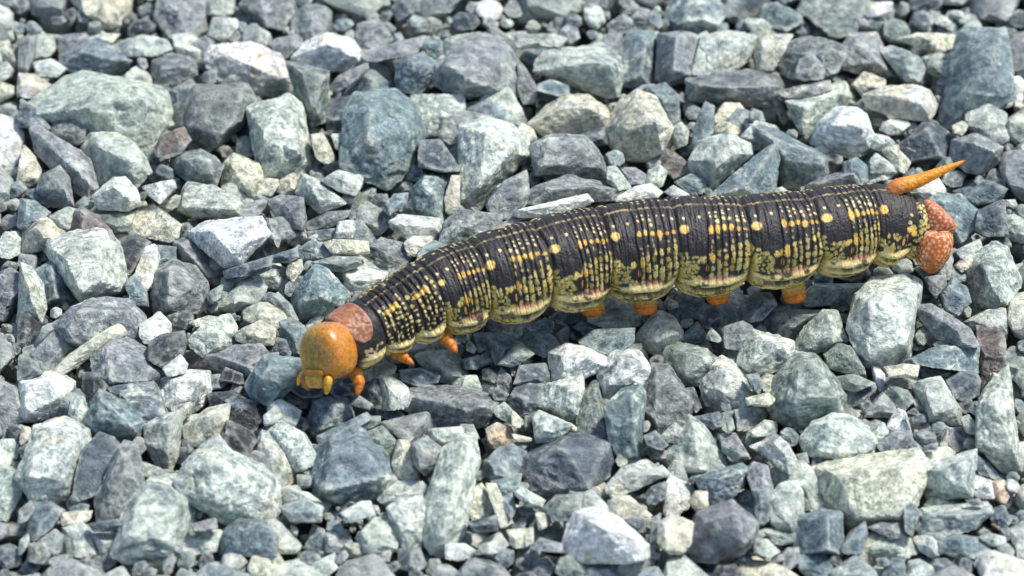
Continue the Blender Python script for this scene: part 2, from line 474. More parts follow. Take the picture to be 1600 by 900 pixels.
H GT 450,350 520,320 580,380 570,450 500,430
H PB 740,330 890,320 900,380 820,410 760,380
H PG 880,310 940,310 970,370 920,380
H PT 60,690 160,650 240,690 230,750 110,750
H TB 170,870 200,780 260,800 260,890
H VP 265,810 350,800 400,890 270,890
H TP 1030,570 1160,540 1150,600 1070,640
H TP 1070,650 1120,630 1140,700 1110,740
H PC 970,860 1060,810 1100,860 1060,890 980,890
H CP 1100,800 1180,790 1180,870 1130,870
H WP 820,860 900,860 950,890 900,930 820,920
H PC 0,760 40,750 140,860 130,890 0,890
H VP 130,540 205,540 200,590 140,600
H PG 100,610 180,620 240,660 150,650
Q GC 620,690 760,620 810,650 800,690 700,720 640,730
Q DB 630,780 720,700 720,800 740,890 650,880
Q TB 0,660 60,600 230,610 260,640 250,740 150,800 80,860 0,800|50,620 40,710 180,750
Q SD 160,830 200,800 310,830 290,890 180,880
Q DB 200,780 280,720 400,750 380,820 280,830
Q DB 430,790 520,700 570,740 570,830 470,820
Q SD 560,870 600,820 680,870 660,900
Q TP 240,200 340,70 400,90 530,220 500,280 400,330 260,380 215,290|350,90 390,230 270,280
Q WT 505,65 560,55 640,70 755,95 750,140 680,190 600,225 545,215 540,150|560,145 730,135
Q CG 180,80 200,30 260,25 270,80 220,150 190,120
Q PG 30,110 100,60 180,80 180,150 150,200 60,180
Q WC 285,410 350,345 410,340 370,400 310,430
Q GC 90,260 130,220 200,290 240,370 190,370 130,300
Q CP -70,330 0,280 60,280 150,330 180,380 110,420 40,390 -60,370
Q TG 120,400 200,370 310,440 260,560 220,560 150,470
Q BT 70,570 110,480 190,500 210,560 190,600 110,590
Q GP 340,40 450,20 600,30 580,60 500,95 380,80
M VP 580,540 700,450 820,480 880,570 790,680 680,650 570,600
M PV 340,90 440,30 600,5 570,120 540,175 440,150
M PT 180,170 210,50 290,80 470,230 390,260 310,280 250,220|250,110 330,230
M CV 60,100 140,45 210,70 190,160 110,180 60,160
M VB 0,220 80,185 200,200 225,330 210,390 140,300 30,280
M VC 0,330 90,350 180,330 240,460 150,500 40,500
M VB 245,350 360,290 500,280 480,320 400,370 260,400
M WC 415,450 440,350 520,340 550,400 520,450
M VP 530,300 620,230 720,290 770,350 680,430 590,390
M TP 720,260 780,180 860,170 850,240 760,300
M TP 860,300 900,160 970,55 1110,60 1120,150 1110,340 1070,340|980,80 1040,160 1030,320
M CG 1110,280 1100,200 1140,70 1190,70 1190,270 1160,300
M PT 770,350 830,310 1060,330 1080,420 1050,480 900,470 850,440 780,390|800,360 1050,390
M VP 1110,350 1200,280 1290,300 1290,370 1430,390 1350,440 1200,480 1070,520 1090,440
M WC 850,480 900,440 1010,440 1030,520 960,560 880,560
M CW 350,480 420,460 600,470 610,540 520,555 400,540
M TP 180,520 260,470 330,480 385,555 300,590 200,590
M GP 280,600 420,565 560,570 560,620 450,660 310,630
M BV 240,410 400,390 420,450 330,460 240,440
M VB 1370,240 1490,180 1600,40 1620,200 1520,330 1410,310
M PC 1550,280 1600,250 1640,300 1600,330 1560,340
M GT 550,370 600,390 630,430 580,440
M TB 20,560 170,510 180,570 130,600 20,600
R TG 590,260 740,265 850,330 780,400 690,490 640,400
R GT 700,490 790,390 860,340 960,420 860,490 800,510
R TG 850,290 920,250 1060,240 1140,310 1170,380 1080,440 900,370
R TG 1290,210 1340,170 1460,170 1510,210 1470,270 1370,280
R TP 1140,270 1220,200 1250,220 1240,320 1180,370
R BT 1100,130 1200,60 1330,80 1330,160 1220,190 1120,170
R TB 930,210 1050,140 1120,170 1110,250 960,250
R VG 805,170 870,165 880,260 830,290 800,250
R GC 720,240 750,200 800,200 800,260 760,260
R VB 440,350 470,315 520,370 500,410 450,390
R BT 360,240 420,210 450,310 380,320
R BD 500,260 590,260 610,370 530,400
R TG 530,530 560,430 620,385 670,480 600,510
R DB 570,540 620,530 680,570 660,640 570,610
R VG 680,590 720,535 790,600 800,680 760,730 690,660
R BT 420,460 540,430 530,530 440,530
R BT 870,510 1060,495 1090,620 1060,660 960,640 830,650
R BV 770,790 830,690 930,655 1040,660 1020,770 990,880 880,890
I WP 250,290 340,240 440,255 540,300 600,340 540,400 430,440 380,460 270,470 250,400|320,300 450,320 300,420
R PG 440,590 520,590 560,690 540,720 410,690
R DB 640,700 690,680 770,730 740,780 660,770
I TP 440,220 520,150 750,140 740,220 680,270 600,290 500,280
R DB 1260,260 1340,290 1340,330 1270,300
R VP 790,530 840,520 840,600 800,590
I PC 810,170 900,40 1000,70 1050,150 1050,200 950,290 870,290 800,250 770,200|900,80 1020,160 870,230
I WT 620,290 700,280 790,290 870,420 830,480 680,530 590,560 560,520 540,410|640,320 800,350 600,480
I GP 980,260 1060,235 1200,265 1260,320 1240,440 1120,480 1040,460 950,330|1080,280 1220,340 1080,420
I VS 890,390 980,385 1130,600 1080,700 1010,730 920,780 810,620 880,540|910,410 970,405 1090,620 880,680
I TP 590,640 690,540 800,510 830,560 800,660 800,830 790,960 700,950 620,830|780,550 760,830
I GV 420,600 500,500 560,480 570,620 610,700 610,830 500,820 400,800|520,520 500,660 590,800
I PT 170,600 230,490 330,480 430,440 440,520 400,660 350,700 250,650|350,500 330,620
I PT 140,700 170,660 280,710 370,740 330,790 270,840 160,840
I WT 1240,370 1320,325 1380,360 1400,400 1480,440 1490,560 1450,630 1350,640 1220,600 1190,490 1270,420|1300,380 1430,480 1250,540
I CW 1470,570 1600,540 1640,580 1600,620 1480,610
I TG 1040,200 1160,100 1220,180 1200,210 1110,230
I PG 1220,180 1250,135 1320,200 1290,220 1220,200
U VP 700,590 740,560 900,510 990,560 1000,660 900,800 720,770
U PC 670,330 740,220 840,190 905,190 890,400 870,520 740,540 700,480
K VB 40,300 110,225 370,230 450,240 330,330 180,410 110,390|120,240 360,255 200,330
U BT 900,330 1050,210 1200,210 1260,320 1180,380 1080,480 930,500
U TB 180,330 230,170 370,180 500,330 400,480 250,460
U BD 480,350 640,330 680,500 600,580 480,560
I GV 1400,650 1580,630 1590,680 1480,770 1410,760
I PC 1480,780 1600,720 1640,760 1600,800 1500,810
I BD 1150,690 1290,660 1310,740 1250,760 1170,720
J PV 930,130 1020,50 1090,100 1050,170 970,160
J BV 830,130 900,100 970,180 930,210 850,180
J PT 960,260 1060,180 1110,20 1200,80 1320,240 1320,330 1180,380 1000,350|1125,40 1160,320
J DV 830,220 880,180 960,220 950,270 870,260
I PG 1340,720 1380,700 1390,760 1350,780
I DB 1080,520 1140,510 1180,620 1140,650
I CP 0,650 60,700 50,750 0,740
I DB 80,690 150,660 140,790 80,780
I TV 1470,430 1540,420 1570,480 1540,540 1490,500
I CO 1560,460 1600,420 1640,460 1600,510
J BV 100,260 240,190 280,170 360,130 500,150 620,180 640,260 610,350 500,450 440,480 280,480 110,440 90,340|275,190 400,215 480,430 580,200
J PC 600,430 700,330 830,290 920,350 930,390 780,450 690,480 610,480|720,350 850,350
J WP 960,450 1000,370 1060,370 1130,460 1090,570 990,620 950,600
J TP 1160,400 1260,360 1430,310 1480,340 1430,430 1350,530 1240,560 1200,480|1300,390 1420,350
J VR 1080,860 1130,720 1190,620 1370,550 1510,680 1480,780 1420,850 1300,900 1100,900|1200,660 1370,600 1440,780
J WC 340,800 410,620 530,600 640,650 720,700 820,790 830,860 700,900 400,900|480,650 650,730
J PV 420,600 430,500 500,480 590,560 600,610 500,640
J GV 210,580 280,510 430,500 420,580 380,650 270,650
J CO 630,510 740,510 820,580 860,620 780,640 700,640
J BT 690,670 760,635 830,660 830,720 780,740
J CW 920,690 1000,630 1130,680 1080,740 1060,850 990,850 990,750
J CW 150,610 220,610 245,670 170,710
J PG 25,490 60,450 200,530 170,580 90,560
J CP 30,740 130,700 130,790 60,820
J GT 150,730 250,700 340,760 200,770
J VT 120,830 180,770 300,800 310,850
J CO 520,450 580,420 590,490 560,510
J BT 810,520 880,450 960,420 950,510 860,560
J TG 860,790 880,650 930,620 920,740
Z VS 1168,740 1180,727 1200,732 1206,765 1198,785 1180,780
J TP 1360,540 1480,480 1600,600 1600,660 1520,690 1390,560
J CG 1110,540 1150,480 1220,480 1220,560 1160,600
J PC 900,330 940,310 1000,370 960,390
J GC 600,540 640,530 690,600 660,660 610,640
J GP 0,180 60,170 90,190 60,220 0,210
J CG 0,110 120,140 110,160 30,160
J CW 1490,190 1600,150 1640,190 1600,230 1530,220
J VG 1310,130 1400,120 1480,260 1400,280 1320,220
J TP 1460,770 1560,770 1600,800 1600,860 1450,860
J TP 0,690 50,640 90,640 80,690 20,710
J VG 20,580 100,560 150,610 50,620
K PT 600,340 660,140 780,50 960,30 1065,60 1050,200 990,400 970,510 830,590 700,560 650,480|690,170 980,90 930,460 720,500
K PG 310,130 380,70 520,60 690,60 690,100 600,150 450,190 330,200|400,95 660,80
K TB 470,180 640,170 650,200 530,240 500,220
K PG 245,490 320,350 430,240 510,240 560,420 430,480 300,500|460,260 490,420
K GP 100,840 150,660 280,520 380,530 480,640 555,780 540,880 430,940 220,960 130,900|330,570 500,760 250,760
K GC 460,510 530,440 620,470 690,600 690,650 560,610 480,590
K PC 0,360 110,420 230,430 220,510 120,600 0,630 -100,560 -60,420|20,400 150,450 -20,560
K WO 750,590 790,590 830,640 820,740 795,755 765,690
K VC 1040,220 1150,200 1350,340 1400,440 1300,450 1170,400 1100,320
K WC 1150,440 1280,380 1380,400 1400,450 1200,470
K TP 980,545 1200,460 1440,465 1420,625 1250,600 1080,575
K RD 1440,340 1560,340 1600,420 1580,600 1500,720 1440,760 1430,560
K PC 1360,300 1480,230 1590,210 1590,380 1440,340 1400,350
K PW 1030,730 1060,690 1190,665 1250,760 1305,860 1290,940 1090,930 1080,800|1090,715 1180,690 1240,850 1110,880
K BV 1230,680 1330,625 1430,640 1420,760 1330,800 1270,780
K GT 830,660 940,635 1040,660 1030,730 850,700
K CG 840,590 960,570 1040,580 1020,650 860,650
K BT 580,840 640,770 750,700 760,740 690,810 590,850
K GC 830,760 880,710 970,740 1000,800 940,860 880,870
K VS 700,900 790,790 830,760 890,840 870,900
L WV 820,110 860,40 900,0 940,20 970,150 900,150 830,140
K GT 520,660 640,640 750,690 640,740 540,720
K TB 1200,120 1270,45 1350,80 1370,170 1290,250 1220,220
K VG 1100,20 1220,0 1220,80 1150,140 1110,90
Z PC 1530,640 1545,610 1580,580 1590,730 1560,728 1525,692|1550,630 1575,700
K CV 30,690 80,640 140,660 190,770 150,800 60,740
K WC 0,790 70,750 110,800 60,840 0,850
K VR 850,20 980,10 1000,30 780,50
K DB 660,830 720,800 750,830 700,890
K TB 1060,600 1180,600 1240,650 1080,660
K OO 1010,780 1050,770 1050,800 1020,800
K BV 970,880 1020,850 1060,900
K TB 1370,870 1400,840 1440,880 1410,900
L PT 300,190 380,90 500,45 590,55 690,120 740,220 720,280 640,340 560,350 400,300 330,260|420,120 600,110 680,220 420,250
L CC 380,400 520,340 640,360 760,340 880,290 1000,270 1030,330 990,420 1010,490 960,600 880,690 760,710 600,740 540,690 480,620 380,500|500,400 900,350 900,580 600,660
L PV 40,240 130,160 200,220 255,320 210,390 150,380
L PT 100,560 160,480 270,460 300,530 300,660 220,770 160,740 100,690|170,520 260,520 200,690
L PG 240,390 300,340 370,390 380,480 470,640 360,650 310,580 290,460
L TB 260,700 430,645 540,660 530,890 260,890|440,665 430,860
L TG 540,860 600,780 690,720 700,790 660,890 550,890
L PC 690,880 720,790 800,780 960,810 1020,890 860,940
L VC 720,740 800,710 900,710 960,790 880,810 800,780
L PT 1020,680 1060,620 1280,600 1450,610 1460,650 1360,740 1180,790 1070,800 1020,740|1080,650 1400,640
L PT 1030,380 1150,330 1290,290 1370,260 1360,330 1310,420 1330,530 1200,540 1080,530 1060,460|1080,400 1300,330 1280,480
L PC 1040,290 1100,250 1200,240 1250,280 1130,330 1040,350
L WO 1330,450 1390,420 1480,450 1490,550 1390,550 1340,500
L OC 1490,460 1560,450 1590,520 1560,580 1500,560
L TB 1160,830 1260,790 1400,810 1470,890 1300,930 1160,890
L WC 1000,810 1080,830 1120,800 1180,880 1100,930 1040,890
L VB 770,220 880,140 970,150 980,200 900,280 820,310
L PC 720,160 800,85 830,140 790,190 730,190
L BO 990,160 1060,130 1120,150 1120,200 1030,210
L VP 1200,180 1240,130 1310,170 1300,240 1250,260 1210,220
L PV 1290,60 1340,40 1380,100 1370,150 1320,140
L GC 1150,220 1210,120 1220,200 1200,230
L TB 1060,230 1140,210 1130,250 1060,250
L TG 970,220 1000,200 1050,250 1030,290 980,280
L CV 0,110 60,70 130,80 130,140 50,160
L TV 0,520 90,510 90,680 40,710 0,680
L PG 30,750 90,740 140,800 250,800 250,840 130,850
L PG 0,820 80,820 150,890 80,920 0,890
L TP 930,600 980,590 1030,640 980,780 930,740
L PC 1050,620 1100,550 1200,550 1270,600
L VG 1320,570 1400,560 1430,590 1360,600
L BT 1460,650 1560,610 1590,690 1560,740 1480,700
L PG 1400,800 1480,780 1560,800 1560,850 1480,850
L TB 1350,260 1450,330 1550,440 1400,400
L GT 250,290 320,270 330,330 250,330
"""
PAL = dict(W=(0.81, 0.795, 0.73), C=(0.68, 0.64, 0.49), P=(0.55, 0.59, 0.52), G=(0.245, 0.28, 0.245), T=(0.180, 0.238, 0.256),
           B=(0.105, 0.130, 0.150), V=(0.250, 0.262, 0.266), D=(0.050, 0.053, 0.058), R=(0.19, 0.145, 0.13),
           O=(0.56, 0.40, 0.28), S=(0.24, 0.25, 0.24))
CNAME = dict(W='white', C='cream', P='pale grey-green', G='grey-green', T='teal-grey', B='dark blue-grey', V='violet-grey',
             D='charcoal', R='reddish brown', O='tan', S='salt-and-pepper grey')

def ico(n):
    bm = bmesh.new(); bmesh.ops.create_icosphere(bm, subdivisions=n, radius=1.0)
    v = np.array([q.co[:] for q in bm.verts]); f = np.array([[q.index for q in p.verts] for p in bm.faces])
    bm.free(); return v / np.linalg.norm(v, axis=1)[:, None], f
ICO = {n: ico(n) for n in (2, 3, 4, 5, 7)}

def hull_planes(pts, tol=0.985):
    bm = bmesh.new()
    for p in pts: bm.verts.new(p)
    bmesh.ops.convex_hull(bm, input=bm.verts[:], use_existing_faces=False)
    bm.normal_update()
    pl = []
    for f in sorted(bm.faces, key=lambda q: -q.calc_area()):      # broad faces swallow the slivers beside them
        n = np.array(f.normal[:])
        if f.calc_area() < 1e-9: continue
        d = float(n @ np.array(f.verts[0].co[:]))
        if d < 0: n, d = -n, -d
        for q in pl:
            if q[0] @ n > tol: break
        else:
            pl.append((n, max(d, 0.02)))
    bm.free()
    return np.array([q[0] for q in pl]), np.array([q[1] for q in pl])

def edge_planes(L, g, minor):
    """side faces of a stone from its outline, and chamfers along some of its edges"""
    n_ = len(L); ed = []
    for i in range(n_):
        e = L[(i + 1) % n_] - L[i]; ln = np.hypot(*e)
        if ln < 1e-6: continue
        n = np.array([e[1], -e[0]]) / ln
        if ((L[i] + L[(i + 1) % n_]) / 2) @ n < 0: n = -n
        ed.append((ln, n, (L @ n).max()))
    N3 = []; D3 = []
    kept = []
    for ln, n, d in sorted(ed, key=lambda q: -q[0]):
        if any(q @ n > 0.985 for q in kept): continue
        kept.append(n)
        N3.append(np.array([n[0], n[1], 0.0])); D3.append(d)
        if g.random() < 0.45:
            k = g.uniform(0.45, 1.3); v = np.array([n[0], n[1], k]); l = np.linalg.norm(v)
            N3.append(v / l); D3.append((d + k * g.uniform(0.0, 0.14) * minor) / l)
    return N3, D3

def cut_stone(normals, dists, half, lod, sharp, seed, rough=1.0):
    """worn polyhedron: directions pushed out to the rounded intersection of half-spaces"""
    d, f = ICO[lod]
    q = d * half
    g = np.maximum(0, q @ normals.T / dists); gm = g.max(1)
    t = ((g / gm[:, None]) ** sharp).sum(1) ** (-1.0 / sharp) / gm
    p = q * t[:, None]
    size = float(np.mean(half))
    w = p / size
    e = p / np.linalg.norm(p, axis=1)[:, None]
    k = (vnoise(w * 1.4 + seed) - 0.5) * 0.03 + (vnoise(w * 3.3 + seed * 1.7) - 0.5) * 0.04
    if lod > 3:
        k = k + (vnoise(w * 8 + seed * 2.1) - 0.5) * 0.045 + (vnoise(w * 17 + seed) - 0.5) * 0.02 - np.clip(0.10 - np.abs(vnoise(w * 1.9 + seed * 3) - 0.5), 0, 1) * 0.30
    return p + e * (k * size * rough)[:, None], f

def parse():
    out = []
    for ln in STONES.strip().split('\n'):
        t, c, rest = ln.split(' ', 2)
        ox, oy, s = TILES[t]
        pr = rest.split('|')
        cv = lambda tx: np.array([[ox + float(a) / s, oy + float(b) / s] for a, b in (w.split(',') for w in tx.split())])
        out.append([c, cv(pr[0]), cv(pr[1]) if len(pr) > 1 else None])
    return out

def area_of(p):
    x, y = p[:, 0], p[:, 1]
    return 0.5 * abs(np.dot(x, np.roll(y, -1)) - np.dot(y, np.roll(x, -1)))

def inside(poly, X, Y):
    r = np.zeros(X.shape, bool); n = len(poly)
    for i in range(n):
        x1, y1 = poly[i]; x2, y2 = poly[(i + 1) % n]
        c = ((y1 > Y) != (y2 > Y))
        with np.errstate(divide='ignore', invalid='ignore'):
            r ^= c & (X < (x2 - x1) * (Y - y1) / (y2 - y1 + 1e-12) + x1)
    return r

traced = parse()
# which parts of the bed are already covered, on a 2-pixel raster that reaches past the frame
OX, OY, RS = -260, -200, 2
GW, GH = (1600 + 520) // RS, (900 + 380) // RS
cover = np.zeros((GH, GW), bool)
def paint(poly):
    x0 = max(0, int((poly[:, 0].min() - OX) / RS) - 1); x1 = min(GW, int((poly[:, 0].max() - OX) / RS) + 2)
    y0 = max(0, int((poly[:, 1].min() - OY) / RS) - 1); y1 = min(GH, int((poly[:, 1].max() - OY) / RS) + 2)
    if x1 <= x0 or y1 <= y0: return
    Y, X = np.mgrid[y0:y1, x0:x1]
    cover[y0:y1, x0:x1] |= inside(poly, X * RS + OX + 0.5, Y * RS + OY + 0.5)
for c, p, r in traced: paint(p)

def covered(u, v):
    i = int((v - OY) / RS); j = int((u - OX) / RS)
    if i < 0 or j < 0 or i >= GH or j >= GW: return True
    return cover[i, j]

# the stones the outlines do not name: gaps, under the body and past the edge of the frame
codes = ['PT', 'PC', 'VG', 'VP', 'TP', 'TB', 'BV', 'GC', 'GT', 'CP', 'WC', 'PG', 'DB', 'SG', 'VB', 'PW', 'CG', 'BT']
dim = ['TB', 'GT', 'VB', 'BV', 'VG', 'TP', 'BT', 'PG', 'DB', 'GC']
rnd = random.Random(5)
extra = []
for rad, tries, tol in ((52, 1500, 1), (36, 3000, 1), (24, 6000, 2), (15, 9000, 2), (11, 5000, 2)):
    for _ in range(tries):
        u = rnd.uniform(-250, 1850); v = rnd.uniform(-190, 1070)
        r = rad * rnd.uniform(0.8, 1.15)
        if covered(u, v): continue
        asp = rnd.uniform(0.6, 1.0); ang = rnd.uniform(0, math.pi)
        n = rnd.choice((5, 6, 6, 7, 8))
        pts = []
        for k in range(n):
            a = (k + rnd.uniform(-0.28, 0.28)) / n * 2 * math.pi
            x, y = r * math.cos(a), r * asp * math.sin(a)
            pts.append((u + x * math.cos(ang) - y * math.sin(ang), v + (x * math.sin(ang) + y * math.cos(ang)) * 0.9))
        pts = np.array(pts)
        bad = sum(covered(*(np.array([u, v]) + (q - (u, v)) * 0.92)) for q in pts) + sum(covered(*(np.array([u, v]) + (q - (u, v)) * 0.5)) for q in pts)
        if bad > tol - 1: continue
        paint(pts)
        extra.append([rnd.choice(codes if rad > 20 else dim), pts, None])
stones = traced + extra
NTR = len(traced)
areas = np.array([area_of(s[1]) for s in stones])
cents = np.array([s[1].mean(0) for s in stones])

def build_stone(i, lod):
    code, poly, ridge = stones[i]
    g = np.random.default_rng(1000 + i)
    c = cents[i]
    lift = 0.0
    for j in range(NTR):                       # a stone lying on a bigger one sits higher on the heap
        if j != i and areas[j] > areas[i] * 1.25 and np.abs(cents[j] - c).max() < 140:
            if inside(stones[j][1], np.array([c[0]]), np.array([c[1]]))[0]: lift = max(lift, 0.30 * math.sqrt(areas[j]))
    zb = (g.uniform(-2.0, 1.5) if i < NTR else g.uniform(-2.2, -0.5)) * MM
    P = unproject(c[0], c[1], zb)
    P = P + (CAMP - P) / np.linalg.norm(CAMP - P) * lift * PXM
    s = depth_scale(P)
    L = (poly - c) * (1, -1) * 1.15
    ext = L.max(0) - L.min(0)
    ev = np.sqrt(np.maximum(1e-6, np.linalg.eigvalsh(np.cov(L.T))))
    minor = 3.1 * ev[0] + 0.35 * ev[1]
    tilt = g.uniform(0.45, 0.85) + (0.12 if ridge is not None and len(ridge) >= 4 else 0)
    unit = max(ext) * 0.5
    if ridge is not None:
        pts = []
        for q in L:
            pts.append((q[0], q[1], g.uniform(-0.06, 0.06) * minor))
            pts.append((q[0] * 0.86, q[1] * 0.86, -0.42 * minor))
            pts.append((q[0] * 0.45, q[1] * 0.45, -0.62 * minor))
        for q in (ridge - c) * (1, -1):
            pts.append((q[0], q[1], minor * g.uniform(0.36, 0.50)))
        pts = np.array(pts)
        o = pts.mean(0); o[2] = -0.12 * minor
        pts = (pts - o) / unit
        nrm, dst = hull_planes(pts, 0.955)
        N3, D3 = edge_planes(L, np.random.default_rng(0), minor)
        for n, d in zip(N3, D3):
            if n[2] == 0: nrm = np.vstack([nrm, n]); dst = np.append(dst, max(0.05, (d - n @ o) / unit))
    else:
        o = np.zeros(3)
        N3, D3 = edge_planes(L, g, minor)
        k = int(g.integers(2, 5)); a0 = g.uniform(0, 6.28)
        for a in range(k):                          # the broad faces towards the open side
            an = a0 + a * 6.28 / k + g.uniform(-0.5, 0.5); sl_ = g.uniform(0.15, 0.75)
            v = np.array([math.cos(an) * sl_, math.sin(an) * sl_, 1.0]); l = np.linalg.norm(v)
            N3.append(v / l); D3.append(minor * g.uniform(0.24, 0.40) / l)
        for v in ((0.2, 0.1, -1), (-0.3, -0.3, -1)):
            v = np.array(v); l = np.linalg.norm(v); N3.append(v / l); D3.append(minor * 0.5)
        nrm = np.array(N3); dst = np.array(D3) / unit
        pts = np.vstack([np.column_stack([L, np.zeros(len(L))]), np.column_stack([L * 0.6, np.full(len(L), minor * 0.33)])]) / unit
    # chips knocked off towards the open side
    m_ = int(g.integers(0, 3)) if ridge is not None else int(g.integers(1, 4))
    cn = g.normal(size=(max(m_, 1), 3)) * (0.8, 0.8, 0.35) + np.array([0, 0.0, 0.85]); cn /= np.linalg.norm(cn, axis=1)[:, None]
    cdist = (cn @ pts.T).max(1) * g.uniform(0.80, 0.95, max(m_, 1))
    if m_: nrm = np.vstack([nrm, cn]); dst = np.concatenate([dst, np.maximum(cdist, 0.05)])
    half = np.array([ext[0], ext[1], minor * 1.2]) / 2 / unit
    sharp = g.uniform(140, 320)
    v, f = cut_stone(nrm, dst, half, lod, sharp, g.uniform(0, 30, 3))
    v = v * unit + o
    if lod == 5 or lod == 4:                   # keep the outline's reach after rounding
        for ax in (0, 1):
            e0 = v[:, ax].max() - v[:, ax].min(); v[:, ax] *= min(1.15, ext[ax] / e0 * 1.0)
    v[:, 2] -= tilt * v[:, 1] + g.uniform(-0.5, 0.5) * v[:, 0]                   # lean it back on the heap
    W = (v[:, :1] * VR + v[:, 1:2] * VU + v[:, 2:] * VN) * s
    W = W * (1 + v[:, 2:] * s / -DIST)         # a point nearer the lens looks larger
    b = np.array(PAL[code[0]]) * g.uniform(0.86, 1.14) * g.uniform(0.97, 1.03, 3)
    b2 = np.array(PAL[code[1]]) * g.uniform(0.85, 1.15)
    return P, W, f, np.minimum(b, 0.8), np.minimum(b2, 0.8), g.uniform(-1, 1, 3)

infr = (cents[:, 0] > 0) & (cents[:, 0] < 1600) & (cents[:, 1] > 0) & (cents[:, 1] < 900)
# hidden beneath the animal: not worth an object of its own
BODY2D = np.array([(520, 490), (600, 437), (700, 380), (850, 338), (1000, 313), (1150, 308), (1385, 282), (1480, 345), (1470, 420),
                   (1380, 410), (1230, 450), (1000, 470), (850, 495), (700, 520), (600, 555), (480, 590), (480, 520)], float)
hid = inside(BODY2D, cents[:, 0], cents[:, 1])
rank = np.argsort(-areas * (infr & ~hid))
single = set(int(i) for i in rank[:300])

SHAPES = {}
def shape_word(i):
    p = stones[i][1]; ev = np.sqrt(np.maximum(1e-6, np.linalg.eigvalsh(np.cov((p - p.mean(0)).T))))
    a = ev[1] / ev[0]
    if a > 2.3: return 'long narrow'
    if a > 1.65: return 'oblong'
    return 'squat' if len(p) <= 5 else ('rounded' if len(p) >= 10 and stones[i][2] is None else 'blocky')
def size_word(i):
    a = areas[i]
    return 'very large' if a > 7500 else 'large' if a > 4000 else 'medium-sized' if a > 2000 else 'small' if a > 1000 else 'tiny'
MARKS = [((513, 550), 'head'), ((545, 480), 'pinkish neck shield'), ((557, 610), 'first leg'), ((635, 565), 'second leg'), ((706, 545), 'third leg'),
         ((660, 390), 'shoulders'), ((790, 350), 'fore back'), ((960, 318), 'middle back'), ((1110, 305), 'hind back'), ((1260, 295), 'rump'),
         ((820, 500), 'belly'), ((925, 490), 'first proleg'), ((1005, 490), 'second proleg'), ((1120, 475), 'third proleg'), ((1240, 472), 'fourth proleg'),
         ((1460, 425), 'hind claspers'), ((1410, 285), 'horn base'), ((1510, 250), 'horn tip'), ((1370, 410), 'last belly fold')]
def place_word(i):
    u, v = cents[i]
    ds = [math.hypot(u - m[0][0], v - m[0][1]) for m in MARKS]
    k = int(np.argmin(ds)); d = ds[k]; (mu, mv), nm = MARKS[k]
    how = 'right by' if d < 55 else 'near' if d < 120 else 'some way from' if d < 230 else 'far from' if d < 360 else 'very far from'
    return "%s the caterpillar's %s" % (how, nm)
def label_of(i):
    c = stones[i][0]
    tint = CNAME[c[0]] if c[0] == c[1] else CNAME[c[0]] + ' and ' + CNAME[c[1]]
    return '%s %s %s stone %s' % (size_word(i), shape_word(i), tint, place_word(i))

acc = {'v': [], 'f': [], 'a': [], 'b': [], 's': []}; nacc = 0
def pour(v, f, b, b2, sd):
    global nacc
    acc['v'].append(v); acc['f'].append(f + nacc); nacc += len(v)
    o = np.ones((len(v), 1)); acc['a'].append(o * b); acc['b'].append(o * b2); acc['s'].append(o * sd)

labels = {}
order = [int(i) for i in rank[:300]] + [i for i in range(len(stones)) if i not in single]
for i in order:
    big = areas[i] > 2600 and infr[i]
    lod = 5 if big else 4 if (i in single or (areas[i] > 500 and infr[i])) else 3
    P, W, f, b, b2, sd = build_stone(i, lod)
    if i in single:
        o1 = np.ones((len(W), 1))
        me = make_mesh('stone', W, f, {'base': o1 * b, 'blotch': o1 * b2, 'seed': o1 * sd}, sharp=22)
        o = link('stone', me, M_STONE, loc=P)
        o['category'] = 'stone'; o['group'] = 'crushed gravel stones'
        o['_i'] = i; lab = label_of(i); labels.setdefault(lab, []).append(o); o['label'] = lab
    else:
        pour(W + P, f, b, b2, sd)

# stones that would read alike: say what they lie against
spots = {}; taken = set(labels)
for lab, obs in labels.items():
    for o in obs: spots[o.name] = o
for lab, obs in labels.items():
    if len(obs) < 2: continue
    for o in obs:
        me_i = o['_i']
        near = sorted((j for j in single if j != me_i), key=lambda j: np.hypot(*(cents[j] - cents[me_i])))
        for j in near[:12]:
            if stones[j][0][0] == stones[me_i][0][0]: continue
            lb = '%s %s %s stone against a %s %s one, %s' % (size_word(me_i), shape_word(me_i), CNAME[stones[me_i][0][0]], size_word(j).split()[-1], CNAME[stones[j][0][0]], place_word(me_i))
            if lb not in taken: break
        taken.add(lb); o['label'] = lb
for o in spots.values(): del o['_i']

# grit: pebbles in the gaps and a bed of stones below
gr = np.random.default_rng(77)
def random_shape(k):
    g = np.random.default_rng(500 + k)
    n = g.normal(size=(g.integers(9, 15), 3)); n /= np.linalg.norm(n, axis=1)[:, None]
    n = np.vstack([n, np.eye(3), -np.eye(3)])
    return n, g.uniform(0.5, 1.0, len(n)), g.uniform(45, 80), g.uniform(0, 30, 3)
BASES = {l: [cut_stone(*random_shape(k)[:2], np.ones(3), l, random_shape(k)[2], random_shape(k)[3]) for k in range(16)] for l in (2, 3, 4)}
def rot():
    q = gr.normal(size=4); q /= np.linalg.norm(q); w, x, y, z = q
    return np.array([[1-2*(y*y+z*z), 2*(x*y-z*w), 2*(x*z+y*w)], [2*(x*y+z*w), 1-2*(x*x+z*z), 2*(y*z-x*w)], [2*(x*z-y*w), 2*(y*z+x*w), 1-2*(x*x+y*y)]])
